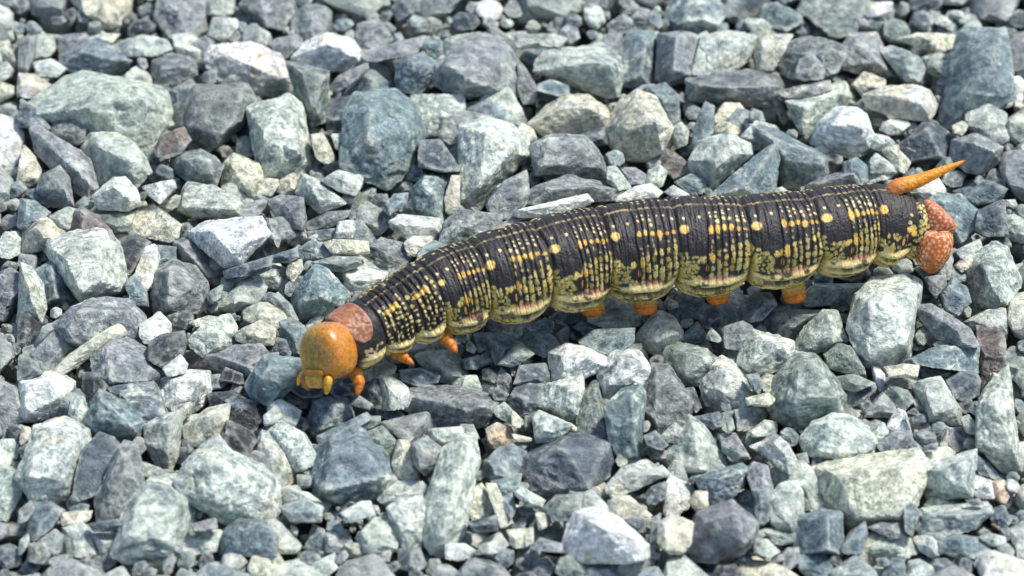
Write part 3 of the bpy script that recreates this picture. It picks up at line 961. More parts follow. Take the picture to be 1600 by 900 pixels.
def pebble(p, r, lod, flat=False):
    v, f = BASES[lod][gr.integers(0, 16)]
    sc_ = r * np.array([gr.uniform(0.8, 1.35), gr.uniform(0.7, 1.1), gr.uniform(0.55, 0.95)])
    w = (v * sc_) @ rot().T + p
    c = ('TB', 'BT', 'GT', 'VB', 'DB', 'BV', 'VG', 'PT', 'TG', 'CP', 'PG', 'GC')[gr.integers(0, 12)]
    pour(w, f, np.array(PAL[c[0]]) * gr.uniform(0.85, 1.12), np.array(PAL[c[1]]), gr.uniform(-1, 1, 3))
n = 0
for _ in range(16000):
    u, v = gr.uniform(-120, 1720), gr.uniform(-60, 960)
    if covered(u, v): continue
    r = gr.uniform(0.3, 1.0) * MM if n % 5 else gr.uniform(1.0, 1.7) * MM
    pebble(unproject(u, v, gr.uniform(-4.6, -1.6) * MM), r, 3 if r > 0.5 * MM else 2); n += 1
    if n > 1000: break
for gy in np.arange(-150, 190, 5.6):                    # the layer below, and the bed past the frame
    for gx in np.arange(-160, 160, 5.6):
        p = np.array([gx + gr.uniform(-2, 2), gy + gr.uniform(-2, 2), 0]) * MM
        u, v = project(p)
        out = u < -240 or u > 1840 or v < -180 or v > 1060
        p[2] = (gr.uniform(-2, 1) if out else gr.uniform(-6.5, -3.6)) * MM
        pebble(p, gr.uniform(2.6, 4.6) * MM, 2 if out else 3)
me = make_mesh('gravel', np.vstack(acc['v']), np.vstack(acc['f']), {'base': np.vstack(acc['a']), 'blotch': np.vstack(acc['b']), 'seed': np.vstack(acc['s'])}, sharp=26)
gravel = link('gravel', me, M_STONE)
gravel['kind'] = 'stuff'; gravel['category'] = 'gravel'
gravel['label'] = 'small crushed grey-green gravel and grit filling the gaps between the larger stones'

# ------------------------------------------------------------------ caterpillar
# cuts between its body rings: centre in the photo and radius, both in photo pixels
CUTS = np.array([(527, 541, 46), (577, 513, 51), (622, 490, 57), (671, 466, 64), (746, 440, 71), (842, 417, 76), (940, 397, 76),
                 (1048, 385, 77), (1158, 379, 74), (1263, 367, 71), (1352, 352, 66), (1414, 352, 55), (1462, 362, 34)], float)
BELLY_Z = 3.2 * MM
K3 = []
for u, v, r in CUTS:
    p = unproject(u, v, BELLY_Z + r * PXM * 0.93)
    K3.append(np.append(p, r * depth_scale(p)))
K3 = np.array(K3)

def spline(K, s):
    """Catmull-Rom through the rows of K at parameter s"""
    s = np.clip(s, 0, len(K) - 1 - 1e-6); i = s.astype(int); t = (s - i)[:, None]
    E = np.vstack([2 * K[0] - K[1], K, 2 * K[-1] - K[-2]])
    a, b, c, d = E[i], E[i + 1], E[i + 2], E[i + 3]
    return 0.5 * (2 * b + (c - a) * t + (2 * a - 5 * b + 4 * c - d) * t ** 2 + (3 * b - a - 3 * c + d) * t ** 3)

NS, NP = 1500, 264
S = np.linspace(0, 12, NS)
PHI = np.linspace(-math.pi, math.pi, NP, endpoint=False)
CR = spline(K3, S)
Cx, R0 = CR[:, :3], CR[:, 3]
Tg = np.gradient(Cx, axis=0); Tg /= np.linalg.norm(Tg, axis=1)[:, None]
Up = np.array([0, 0, 1.0]) - Tg * Tg[:, 2:]; Up /= np.linalg.norm(Up, axis=1)[:, None]
Sd = np.cross(Up, Tg); Sd /= np.linalg.norm(Sd, axis=1)[:, None]
if Sd[NS // 2, 1] > 0: Sd = -Sd                              # towards the lens
LEN = np.concatenate([[0], np.cumsum(np.linalg.norm(np.diff(Cx, axis=0), axis=1))])     # metres along the axis

SG = np.minimum(S.astype(int), 11); TT = S - SG
deg = np.degrees(np.abs(PHI))[None, :]
sgn = np.sign(PHI)[None, :]
def gau(x, w): return np.exp(-(x / w) ** 2)
_ja = np.random.default_rng(8)
ANN = {0: [], 1: [0.24, 0.44, 0.62, 0.8], 2: [0.24, 0.44, 0.62, 0.8], 10: [0.12, 0.84, 0.94], 11: [0.25, 0.5, 0.75]}
for k in range(3, 10):
    ANN[k] = [0.14 + _ja.uniform(-.02, .02)] + [v + _ja.uniform(-.014, .014) for v in (0.43, 0.525, 0.62, 0.715, 0.81, 0.905)]
def annulets(k): return ANN[k]
rr = np.ones((NS, NP))
tt = TT[:, None]
wav = (vnoise(np.stack([np.repeat(S, NP) * 5, np.tile(np.cos(PHI) * 1.6, NS), np.tile(np.sin(PHI) * 1.6, NS)], 1)) - 0.5).reshape(NS, NP)
sw = S[:, None] + wav * 0.07                                  # folds wander a little
for b in range(1, 12):
    depth = 0.085 if b > 2 else 0.095
    side = 0.6 + 0.9 * np.clip((deg - 75) / 60, 0, 1)
    rr -= depth * gau(sw - b, 0.035) * side + 0.052 * gau(sw - b, 0.17) * (0.5 + 1.3 * np.clip((deg - 80) / 50, 0, 1))
for k in range(12):
    for a in annulets(k):
        dp = 0.055 if k in (1, 2) else 0.032 if a > 0.2 and 2 < k < 10 else 0.020
        fade = 1 - np.clip((deg - 96) / 10, 0, 1)
        rr -= dp * gau(sw - (k + a), 0.032 if k in (1, 2) else 0.014) * fade
belly = np.sin(np.pi * np.clip(tt, 0, 1)) ** 0.6
low = np.clip((deg - 84) / 26, 0, 1)
rr += 0.15 * low * (belly - 0.66)
rr += 0.105 * belly * gau(deg - 104.5, 5.2) - 0.10 * gau(deg - 111.5 - wav * 6, 2.2) * belly
rr += 0.085 * belly * gau(deg - 118.5, 5.0) - 0.08 * gau(deg - 126 + wav * 8, 2.2) * belly
rr += 0.045 * belly * gau(deg - 134, 7)
rr *= 1 - 0.10 * np.clip((deg - 150) / 30, 0, 1)
PG = np.stack([np.repeat(LEN / MM, NP) * 0.9, np.repeat(R0 / MM, NP) * np.tile(np.cos(PHI), NS), np.repeat(R0 / MM, NP) * np.tile(np.sin(PHI), NS)], 1)
n1 = vnoise(PG * 0.55 + 3).reshape(NS, NP) - 0.5
n2 = vnoise(PG * (2.6, 1.0, 1.0) + 9).reshape(NS, NP) - 0.5
n3 = vnoise(PG * 7.0 + 5).reshape(NS, NP) - 0.5
n4 = vnoise(PG * 13.0 + 1).reshape(NS, NP) - 0.5
n5 = vnoise(PG * (6.0, 0.7, 0.7) + 2).reshape(NS, NP) - 0.5      # fine rings of creased skin
rr += n5 * 0.020 * (1 - np.clip((deg - 96) / 8, 0, 1)) + n1 * 0.034 + n2 * 0.022 + n3 * 0.011 + n4 * 0.005
# round the two ends
endf = np.clip((12 - S) / 0.42, 0, 1); endr = np.sqrt(1 - (1 - endf) ** 2)
begf = np.clip(S / 0.16, 0, 1); begr = 0.45 + 0.55 * np.sqrt(1 - (1 - begf) ** 2)
rad = rr * (R0 * endr * begr)[:, None]
V3 = Cx[:, None, :] + rad[:, :, None] * (np.cos(PHI)[None, :, None] * Up[:, None, :] + np.sin(PHI)[None, :, None] * Sd[:, None, :])

# markings: where in each ring (t along, phi round from the back) and how big (photo pixels)
BLACK = np.array((0.0195, 0.0150, 0.0135))
colr = np.ones((NS, NP, 3)) * BLACK
colr *= (1 + 0.9 * np.clip(n4 * 2.2, -0.4, 1) + 0.5 * n1)[:, :, None]
crest_highlight = np.zeros((NS, NP))
for k in range(3, 10):
    an = annulets(k)[1:] + [1.0]
    for a0, a1 in zip(an[:-1], an[1:]):
        crest_highlight += gau(sw - (k + (a0 + a1) / 2), 0.022) * np.clip(0.5 + n2 * 3 + n3 * 2, 0, 1.4)
colr *= (1 + 1.1 * crest_highlight)[:, :, None]  # highlights along the annulet crests, painted into the skin colour
px = PXM * 1.02
SPX = LEN / px; RPX = R0 / px
absphi = np.abs(PHI)
mk = np.random.default_rng(21)
def at_s(k, t): return float(np.interp(k + t, S, SPX))
def dot(k, t, ph, a, b, c, soft=0.22, both=True, wob=0.30, al=1.0):
    s0 = at_s(k, t)
    i0 = np.searchsorted(SPX, s0 - a * 1.7); i1 = np.searchsorted(SPX, s0 + a * 1.7)
    if i1 <= i0: return
    rp = RPX[(i0 + i1) // 2]
    ds = (SPX[i0:i1, None] - s0) / a
    dp = (absphi[None, :] - math.radians(ph)) * rp / b
    d = np.hypot(ds, dp) * (1 + wob * (n3[i0:i1] * 1.2 + n2[i0:i1]))
    w = np.clip((1 + soft / 2 - d) / soft, 0, 1)[:, :, None] * al
    colr[i0:i1] = colr[i0:i1] * (1 - w) + np.array(c) * w
def band(mask, c):
    global colr
    w = np.clip(mask, 0, 1)[:, :, None]; colr = colr * (1 - w) + np.array(c) * w
YEL, CRM, OLV, ORG, PNK = (0.82, 0.50, 0.09), (0.72, 0.60, 0.30), (0.58, 0.42, 0.070), (0.78, 0.36, 0.05), (0.62, 0.26, 0.16)
mixv = lambda a, b, f: np.array(a) * (1 - f) + np.array(b) * f

# yellow lower flank: folds and belly
fl = np.clip((deg - 97 - wav * 10) / 2.0, 0, 1) * np.ones((NS, 1))
front = np.clip((S - 0.1) / 0.4, 0, 1)[:, None] * np.clip((11.75 - S) / 0.2, 0, 1)[:, None]
fold_gap = np.clip(np.abs(sw - np.round(sw)) / 0.06, 0, 1)
band(fl * front * (0.45 + 0.55 * fold_gap), mixv((0.84, 0.64, 0.20), (0.85, 0.72, 0.42), 0.4))
shade = np.clip(0.5 + n1 * 2.4, 0, 1)
band(fl * front * shade * 0.6 * np.clip((deg - 106) / 8, 0.35, 1), (0.72, 0.54, 0.10))
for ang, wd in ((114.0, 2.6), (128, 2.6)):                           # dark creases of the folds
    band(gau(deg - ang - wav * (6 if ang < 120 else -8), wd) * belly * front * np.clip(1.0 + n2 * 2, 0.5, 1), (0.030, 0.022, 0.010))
ven = np.clip((deg - 134) / 12, 0, 1) * front
band(ven * 0.75, (0.46, 0.30, 0.06))
n6 = vnoise(PG * 2.3 + 15).reshape(NS, NP) - 0.5
blk = np.clip((0.075 - np.abs(n6)) * 30, 0, 1) * np.clip(0.65 + n1 * 4, 0, 1) * np.clip((deg - 100) / 6, 0, 1) * np.clip((150 - deg) / 8, 0, 1)
band(blk * 0.85, (0.04, 0.03, 0.015))

for k in range(3, 10):
    f = (k - 3) / 6
    # cells on the narrow annulets, pale dots and the bright bar row
    aa = annulets(k)[1:] + [1.0]
    for j, a in enumerate([(p_ + q_) / 2 for p_, q_ in zip(aa[:-1], aa[1:])]):
        w = 3.3 if k > 3 else 2.8
        jit = mk.uniform(-3.0, 3.0)
        for ph, r_ in ((13.5, 1.5), (19.5, 2.0), (26.5, 2.4)):
            if mk.random() < 0.78: dot(k, a + mk.uniform(-.012, .012), ph + jit + mk.uniform(-1.2, 1.2), min(r_ * mk.uniform(.5, 1.3), w), r_ * mk.uniform(.6, 1.5), mixv(CRM, YEL, mk.random() * 0.4), 0.5)
        hb = (7.2, 6.2, 5.2, 5.0, 4.0, 3.0)[j] * mk.uniform(0.55, 1.2)
        dot(k, a, 37 + j * 0.3 + jit * 0.6, w * mk.uniform(0.85, 1.3), hb, mixv(YEL, ORG, 0.25 * mk.random()) * (1.0 if j < 4 else 0.7), 0.3)
        for ph in (47, 54, 60.5):
            if mk.random() < 0.6: dot(k, a + mk.uniform(-.015, .015), ph + mk.uniform(-2.5, 2.5), 1.8 * mk.uniform(.5, 1.2), 2.4 * mk.uniform(.5, 1.6), mixv(CRM, OLV, 0.5), 0.6, al=0.7)
        ph = 66 + mk.uniform(-1, 2) - 2 * j
        while ph < 97:
            h = mk.uniform(1.8, 5.6) if ph < 76 else mk.uniform(3.2, 6.2)
            dot(k, a + mk.uniform(-.014, .014), ph, (w if ph < 76 else w * 1.22) * mk.uniform(0.72, 1.0), h, mixv(OLV, CRM, mk.random() * 0.65) * mk.uniform(0.65, 1.15), 0.35, wob=0.6)
            ph += math.degrees(2 * h / (RPX[int(NS * (k + .5) / 12)])) + mk.uniform(0.6, 1.0 + 5.0 * mk.random() ** 2)
    # irregular cells low on the plain annulet
    sp = at_s(k, 1.0) - at_s(k, 0.0); rp = RPX[int(NS * (k + .25) / 12)]
    for iy in range(10):
        for ix in range(8):
            t0 = (ix + 0.5 * (iy % 2) + mk.uniform(-.26, .26)) * 6.9 / sp; ph = 61 + math.degrees((iy + mk.uniform(-.26, .26)) * 6.1 / rp)
            if t0 > 0.43 or ph > 99 or ph < 73 - 12 * gau(t0, 0.13) - 6 * gau(t0 - 0.43, 0.08) + mk.uniform(-3, 3) or mk.random() < 0.05: continue
            if abs(t0 - 0.40) < 0.11 and 76 < ph < 95: continue
            dot(k, t0, ph, mk.uniform(2.3, 3.7), mk.uniform(2.2, 3.4), mixv(OLV, CRM, mk.random() * 0.6) * mk.uniform(.75, 1.1), 0.35, wob=0.6)
    dot(k, 0.40, 85, 8.5, 10, BLACK * 0.8, 0.4)
    dot(k, 0.33, 73, 4.6, 4.6, mixv(YEL, CRM, 0.35), 0.35); dot(k, 0.485, 72, 4.6, 5.0, mixv(YEL, ORG, 0.35), 0.35)
    dot(k, 0.415, 85, 2.3, 6.2, (0.72, 0.30, 0.10), 0.4, wob=0.1); dot(k, 0.418, 85, 0.9, 4.0, (0.45, 0.12, 0.04), 0.5, wob=0.1)
    dot(k, 0.58, 97.5, 20, 3.6, PNK, 0.8, al=0.8)
    dot(k, 0.10, 36, 7.6 if k > 3 else 5.2, 7.0 if k > 3 else 5.0, mixv(YEL, CRM, 0.3), 0.25, wob=0.15)
    dot(k, 0.11, 21.5, 2.4, 2.4, CRM, 0.5); dot(k, 0.33, 21.5, 2.4, 2.4, CRM, 0.5)
    for _ in range(16):
        dot(k, mk.uniform(0.06, 0.96), mk.uniform(98, 123), mk.uniform(2.0, 6.5), mk.uniform(1.6, 2.8), (0.035, 0.026, 0.012), 0.5, wob=0.9, al=0.85)
    # green-gold skin in the fold between the rings
    dot(k, 0.02, 92, 6, 12, OLV, 0.9, al=0.7)
for k in (1, 2):
    for a in (0.12, 0.34, 0.53, 0.71, 0.90):
        ph = 26 + mk.uniform(0, 5)
        while ph < 97:
            h = mk.uniform(1.6, 4.2)
            dot(k, a + mk.uniform(-.06, .06), ph, mk.uniform(1.4, 3.4), h * mk.uniform(.6, 1), mixv(OLV, CRM, mk.random()), 0.4)
            ph += mk.uniform(6.5, 10)
    dot(k, 0.30, 37, 4.6, 4.4, YEL, 0.3); dot(k, 0.68, 34, 4.6, 4.6, YEL, 0.3); dot(k, 0.5, 36, 4, 4, YEL, 0.3)
    for ph in (17, 21): dot(k, 0.85, ph, 2, 2, CRM, 0.5)
for _ in range(30):
    dot(0, mk.uniform(0.3, 0.95), mk.uniform(82, 104), mk.uniform(1.5, 3), mk.uniform(1.5, 3), mixv(OLV, (0.5, 0.4, 0.35), mk.random()), 0.5)
for t0, ph in ((0.45, 112), (0.7, 108), (0.62, 120), (0.85, 116), (0.3, 118)): dot(0, t0, ph, 6, 6, mixv(YEL, CRM, 0.4), 0.4)
# the last rings
dot(10, 0.13, 35, 6.5, 7, YEL, 0.3)
for _ in range(60):
    t0 = mk.uniform(0, 0.98); ph = mk.uniform(72 if t0 < 0.75 else 40, 98)
    dot(10, t0, ph, mk.uniform(1.8, 3.4), mk.uniform(1.8, 3.6), mixv(OLV, CRM, mk.random() * 0.6), 0.4)
dot(10, 0.78, 64, 5.5, 5, YEL, 0.3); dot(10, 0.90, 70, 5, 5, YEL, 0.3); dot(10, 0.62, 84, 8, 9, BLACK, 0.4); dot(10, 0.64, 84, 2.6, 6.5, (0.75, 0.34, 0.10), 0.4)
for _ in range(150):
    t0 = mk.uniform(0.0, 0.7); ph = mk.uniform(8, 125)
    dot(11, t0, ph, mk.uniform(1.5, 2.8), mk.uniform(1.6, 3.2), mixv(OLV, CRM, mk.random() * 0.8), 0.45)
# pale line down the back
ml = np.clip(1.6 - np.abs(deg - 1.6 * gau(np.zeros_like(deg), 1) * 0) / 1.3, 0, 1) * (((S > 0.95) & (S < 10.35))[:, None])
band(ml * np.clip(0.75 + n2 * 2, 0.25, 1), (0.50, 0.36, 0.16))
# seams between the annulets stay dark
for k in range(3, 10):
    for a in annulets(k)[1:]:
        band(gau(sw - (k + a), 0.0085) * (1 - np.clip((deg - 97) / 6, 0, 1)) * 0.9, BLACK * 0.8)
for b in range(1, 12):
    band(gau(sw - b, 0.014) * (1 - np.clip((deg - 112) / 40, 0, 0.8)) * 0.85, BLACK * 0.8)
colr = np.clip(colr, 0.006, 0.85)

idx = np.arange(NS * NP).reshape(NS, NP)
q = np.stack([idx[:-1], np.roll(idx, -1, 1)[:-1], np.roll(idx, -1, 1)[1:], idx[1:]], -1).reshape(-1, 4)
verts = V3.reshape(-1, 3); cols = colr.reshape(-1, 3)
mid = spline(K3, np.array([6.0]))[0, :3].copy(); mid[2] = 2.0 * MM
root = bpy.data.objects.new('caterpillar', None); col.objects.link(root)
root.location = mid; root.empty_display_size = 0.01
root['label'] = 'fat black caterpillar with yellow spots, orange head and tail horn crawling over gravel'
root['category'] = 'caterpillar'
def part(name, v, f, c, mat, parent=root, label=None):
    o = link(name, make_mesh(name, np.asarray(v) - mid, f, {'base': c}), mat, parent)
    if label: o['label'] = label
    return o
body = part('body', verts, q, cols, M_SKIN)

def surf(s, ph, k=1.0):
    """point on the body at ring parameter s and angle ph (degrees), k radii out; also its frame"""
    i = int(np.clip(np.searchsorted(S, s), 0, NS - 1)); a = math.radians(ph)
    nrm = math.cos(a) * Up[i] + math.sin(a) * Sd[i]
    j = int(round((a + math.pi) / (2 * math.pi) * NP)) % NP
    return Cx[i] + nrm * rad[i, j] * k, nrm, Tg[i], R0[i]

def tube(pts, radii, n=28, flat=None, ring_noise=0.0, seed=0, sub=10):
    """smooth tapered limb through pts; rounded at both ends"""
    K = np.column_stack([np.array(pts, float), np.array(radii, float)])
    m = (len(K) - 1) * sub + 1
    P = spline(K, np.linspace(0, len(K) - 1, m))
    c, r = P[:, :3], np.maximum(P[:, 3], 1e-6)
    t = np.gradient(c, axis=0); t /= np.linalg.norm(t, axis=1)[:, None]
    ref = np.array([0.3, -0.9, 0.3]) if flat is None else np.array(flat, float)
    a = ref - t * (t @ ref)[:, None]; a /= np.linalg.norm(a, axis=1)[:, None]
    b = np.cross(t, a)
    # hemispherical ends
    u = np.linspace(0, 1, m); L = np.linalg.norm(np.diff(c, axis=0), axis=1).sum()
    e0 = np.clip(u * L / max(r[0], 1e-9), 0, 1); e1 = np.clip((1 - u) * L / max(r[-1], 1e-9), 0, 1)
    cap = np.sqrt(np.clip(1 - (1 - e0) ** 2, 0.0004, 1)) * np.sqrt(np.clip(1 - (1 - e1) ** 2, 0.0004, 1))
    th = np.linspace(0, 2 * math.pi, n, endpoint=False)
    w = r * cap
    V = c[:, None, :] + w[:, None, None] * (np.cos(th)[None, :, None] * a[:, None, :] + np.sin(th)[None, :, None] * b[:, None, :])
    V = V.reshape(-1, 3)
    if ring_noise:
        k = (vnoise(V / MM * 3.2 + seed) - 0.5) * ring_noise
        V = V + (V - np.repeat(c, n, 0)) * k[:, None]
    id_ = np.arange(m * n).reshape(m, n)
    f = np.stack([id_[:-1], np.roll(id_, -1, 1)[:-1], np.roll(id_, -1, 1)[1:], id_[1:]], -1).reshape(-1, 4)
    return V, f, np.repeat(u, n), np.tile(th, m)

def lobe(center, axes, half, n=4, fn=None, lod=5):
    """closed rounded shape: unit sphere reshaped by fn, then scaled along three axes"""
    d, f = ICO[lod]
    p = d.copy() if fn is None else fn(d.copy())
    A = np.array(axes)
    return center + (p * np.array(half)) @ A, f, d

def at_px(u, v, like):
    """the point behind photo pixel (u,v) at the same distance as the point like"""
    d = ray(u, v); return CAMP + d * (np.dot(CAMP - like, VN))

# shield over the first ring
ts = np.linspace(0.0, 1.0, 60); ps = np.linspace(-1, 1, 120)
grid = np.zeros((60, 120, 3)); gcol = np.zeros((60, 120, 3))
for i, t_ in enumerate(ts):
    for j, p_ in enumerate(ps):
        ph = p_ * 66
        s_ = 0.02 + t_ * 0.74 + (0.5 - t_) * 0.55 * abs(p_) ** 4
        edge = min(1.0, (1 - abs(p_)) / 0.10) * min(1, t_ / 0.10, (1 - t_) / 0.12)
        up_ = 1.0 + 0.045 * math.sqrt(max(0, edge)) - 0.03 * (edge <= 0.0)
        i_ = int(np.clip(np.searchsorted(S, s_), 0, NS - 1)); a = math.radians(ph)
        nrm = math.cos(a) * Up[i_] + math.sin(a) * Sd[i_]
        grid[i, j] = Cx[i_] + nrm * R0[i_] * 1.02 * up_
nz = vnoise(grid.reshape(-1, 3) / MM * 3.0).reshape(60, 120)
grid += (nz - 0.5)[:, :, None] * np.array([0, -0.2, 0.3]) * 0.35 * MM
gcol[:] = np.array((0.33, 0.135, 0.065))
gcol *= (0.5 + 1.0 * nz)[:, :, None]
rim = np.clip(np.maximum(np.abs(ps)[None, :] - 0.90, np.maximum(0.09 - ts, ts - 0.92)[:, None]) / 0.06, 0, 1)[:, :, None]
gcol = gcol * (1 - 0.6 * rim) + np.array((0.50, 0.30, 0.22)) * 0.6 * rim
gi = np.arange(60 * 120).reshape(60, 120)
gf = np.stack([gi[:-1, :-1], gi[:-1, 1:], gi[1:, 1:], gi[1:, :-1]], -1).reshape(-1, 4)
part('neck_shield', grid.reshape(-1, 3), gf, gcol.reshape(-1, 3), M_LEG, label='pinkish brown shield behind the head')

# head capsule
hc0 = K3[0, :3]
HC = at_px(513, 548, hc0 + np.array([-0.8, -3.2, -0.4]) * MM)
hs = depth_scale(HC)
fw = VN * 0.80 - VR * 0.50 - VU * 0.22; fw /= np.linalg.norm(fw)
hu = VU + VN * 0.15 - VR * 0.06; hu -= fw * (hu @ fw); hu /= np.linalg.norm(hu)
hr = np.cross(hu, fw); hr /= np.linalg.norm(hr)               # picture right
if hr @ VR < 0: hr = -hr
def head_shape(d):
    x, y, z = d[:, 0].copy(), d[:, 1].copy(), d[:, 2].copy()
    w = np.abs(d) ** 3.1
    k = w.sum(1) ** (-1 / 3.1)
    x, y, z = x * k, y * k, z * k
    x *= 1 - 0.24 * np.clip(y + 0.1, 0, 1) ** 1.6 - 0.07 * np.clip(-y, 0, 1) ** 2
    vee = gau(np.abs(x) - 0.10 - 0.34 * np.clip(0.25 - y, 0, 1), 0.035) * np.clip((0.3 - y) * 3, 0, 1)
    groove = (gau(x, 0.03) * np.clip((y - 0.05) * 4, 0, 1) + 0.6 * vee) * np.clip(z, 0, 1) * 0.012
    return np.stack([x, y - groove, z - groove * 1.5], 1)
hv, hf, hd = lobe(HC, (hr, hu, fw), (42.5 * hs, 44 * hs, 36 * hs), fn=head_shape, lod=7)
hx, hy, hz = hd[:, 0], hd[:, 1], hd[:, 2]
hn = vnoise(hv / MM * 1.6); hn2 = vnoise(hv / MM * 5.5)
hcol = np.ones((len(hv), 3)) * np.array((0.56, 0.195, 0.010))
ctr = np.clip(gau(hx + 0.16, 0.50) * np.clip(hz + 0.2, 0, 1), 0, 1)[:, None]
hcol = hcol * (1 - ctr) + np.array((0.32, 0.195, 0.022)) * ctr
gst = (gau(hx + 0.05, 0.20) * np.clip(hz, 0, 1) * gau(hy - 0.15, 0.5) * np.clip(hn * 1.6, 0, 1))[:, None] * 0.75
hcol = hcol * (1 - gst) + np.array((0.19, 0.155, 0.055)) * gst
lines = (gau(hx + 0.02, 0.018) + 0.7 * gau(hx - 0.30 - 0.1 * hy, 0.03) + 0.6 * gau(hx + 0.36 + 0.1 * hy, 0.03))[:, None] * np.clip(hz, 0, 1)[:, None] * 0.5
hcol = hcol * (1 - lines) + np.array((0.46, 0.27, 0.05)) * lines
grain = vnoise(np.stack([hx * 30, hy * 18, hz * 18], 1) + 4)
hcol *= (0.80 + 0.40 * grain)[:, None]
seam = np.clip(gau(hx, 0.022) * np.clip((hy - 0.02) * 6, 0, 1) + gau(np.abs(hx) - 0.10 - 0.34 * np.clip(0.25 - hy, 0, 1), 0.022) * np.clip((0.3 - hy) * 4, 0, 1), 0, 1)[:, None] * np.clip(hz, 0, 1)[:, None] * 0.35
hcol = hcol * (1 - seam) + np.array((0.13, 0.045, 0.006)) * seam
stk = np.clip((vnoise(np.stack([hx * 22, hy * 5, hz * 22], 1) + 60) - 0.55) * 5, 0, 1)[:, None] * 0.45 * np.clip(hz + 0.3, 0, 1)[:, None]
hcol = hcol * (1 - stk) + np.array((0.50, 0.29, 0.05)) * stk
pit = np.clip((vnoise(np.stack([hx, hy, hz], 1) * 24 + 20) - 0.66) * 7, 0, 1)[:, None] * 0.5
hcol = hcol * (1 - pit) + np.array((0.14, 0.06, 0.01)) * pit
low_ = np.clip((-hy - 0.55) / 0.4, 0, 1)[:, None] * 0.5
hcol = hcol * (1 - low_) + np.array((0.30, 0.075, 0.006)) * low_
net = np.clip((0.05 - np.abs(vnoise(np.stack([hx * 7, hy * 7, hz * 7], 1) + 40) - 0.5)) * 16, 0, 1)[:, None] * 0.35
hcol = hcol * (1 - net) + np.array((0.20, 0.09, 0.012)) * net
hcol *= (0.85 + 0.30 * hn2)[:, None]
frek = np.clip((vnoise(hv / MM * 4.2 + 7) - 0.72) * 9, 0, 1)[:, None] * 0.5
hcol = hcol * (1 - frek) + np.array((0.58, 0.34, 0.07)) * frek
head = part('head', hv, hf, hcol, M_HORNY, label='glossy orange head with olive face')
def flat_col(v, c, amp=0.4, sc_=3.0):
    return np.array(c) * (1 - amp / 2 + amp * vnoise(v / MM * sc_))[:, None]
def hp(x, y, z): return HC + hr * x * hs + hu * y * hs + fw * z * hs
def boxy(d):
    k = (np.abs(d) ** 4).sum(1) ** (-0.25); return d * k[:, None]
# clypeus, upper lip and jaws
v, f, _ = lobe(hp(-9, -27, 31), (hr, hu, fw), (20 * hs, 5.5 * hs, 9 * hs), fn=boxy, lod=4)
part('clypeus', v, f, flat_col(v, (0.46, 0.18, 0.014), 0.7, 4.0), M_HORNY, head)
v, f, _ = lobe(hp(-9, -41, 30), (hr, hu, fw), (17.5 * hs, 11.5 * hs, 8 * hs), fn=boxy, lod=4)
part('labrum', v, f, flat_col(v, (0.55, 0.27, 0.016), 0.8, 4.0), M_HORNY, head)
for sx, cx in ((-1, -20), (1, 2)):
    v, f, *_ = tube([hp(cx + sx * 8, -32, 24), hp(cx + sx * 9, -46, 28), hp(cx + sx * 3, -57, 29)], [10 * hs, 8.5 * hs, 3 * hs])
    part('mandible', v, f, flat_col(v, (0.34, 0.11, 0.012)), M_HORNY, head)
for pts, rad_ in (([(-30, -28, 22), (-37, -36, 28), (-41, -44, 30), (-43, -50, 31)], 5.4), ([(17, -32, 30), (17, -43, 35), (15, -53, 36), (12, -61, 36)], 6.4)):
    v, f, u_, _ = tube([hp(*p_) for p_ in pts], [rad_ * 1.2 * hs, rad_ * hs, rad_ * 0.72 * hs, rad_ * 0.35 * hs])
    c_ = flat_col(v, (0.72, 0.38, 0.03)) * (1 - 0.45 * sum(gau(u_ - j_, 0.04) for j_ in (0.4, 0.7)))[:, None]; part('antenna', v, f, c_, M_LEG, head)
for k_, (ex, ey) in enumerate(((33, -22), (35.5, -27), (36, -32))):
    z_ = 40 * math.sqrt(max(0.02, 1 - (abs(ex) / 44.5) ** 2.35 - (abs(ey) / 44) ** 2.35)) ** 0.85 if k_ < 3 else 16
    v, f, _ = lobe(hp(ex, ey, z_), (hr, hu, fw), (1.7 * hs,) * 3, lod=3)
    part('eyelet', v, f, flat_col(v, (0.28, 0.10, 0.015)), M_HORNY, head)

# true legs on the first three rings, near and far side
def leg(px_pts, radii, base):
    """px_pts: photo pixels from hip to claw; depth starts at base and comes slightly towards the lens"""
    P = [at_px(u, v, base + VN * k * 0.5 * MM) for k, (u, v) in enumerate(px_pts)]
    v, f, u_, _ = tube(P, [r * px for r in radii], ring_noise=0.12, seed=px_pts[0][0], sub=16)
    ax_ = spline(np.array(P), u_ * (len(P) - 1))
    knob = 1 - 0.09 * sum(gau(u_ - j_, 0.04) for j_ in (0.36, 0.68)) + 0.05 * sum(gau(u_ - j_, 0.07) for j_ in (0.28, 0.60))
    v = ax_ + (v - ax_) * knob[:, None]
    c_ = np.outer(1 - u_, (0.60, 0.21, 0.018)) + np.outer(u_, (0.50, 0.15, 0.010))
    joint = sum(gau(u_ - j_, 0.035) for j_ in (0.36, 0.68))[:, None] * 0.55
    tip = np.clip((u_ - 0.84) / 0.12, 0, 1)[:, None]
    c_ = c_ * (1 - joint) + np.array((0.30, 0.08, 0.01)) * joint
    c_ = c_ * (1 - tip * 0.8) + np.array((0.06, 0.02, 0.008)) * tip * 0.8
    part('leg', v, f, c_ * (0.8 + 0.4 * vnoise(v / MM * 3))[:, None], M_LEG)
b1 = surf(0.45, 128)[0]; b2 = surf(1.6, 132)[0]; b3 = surf(2.75, 132)[0]
leg([(551, 572), (558, 588), (561, 603), (556, 621)], [11, 9.5, 7.5, 2], b1)
leg([(612, 545), (624, 554), (636, 562), (647, 571)], [12, 9, 6.5, 2], b2)
leg([(690, 522), (700, 533), (708, 543), (713, 553)], [12, 9.5, 7, 2], b3)
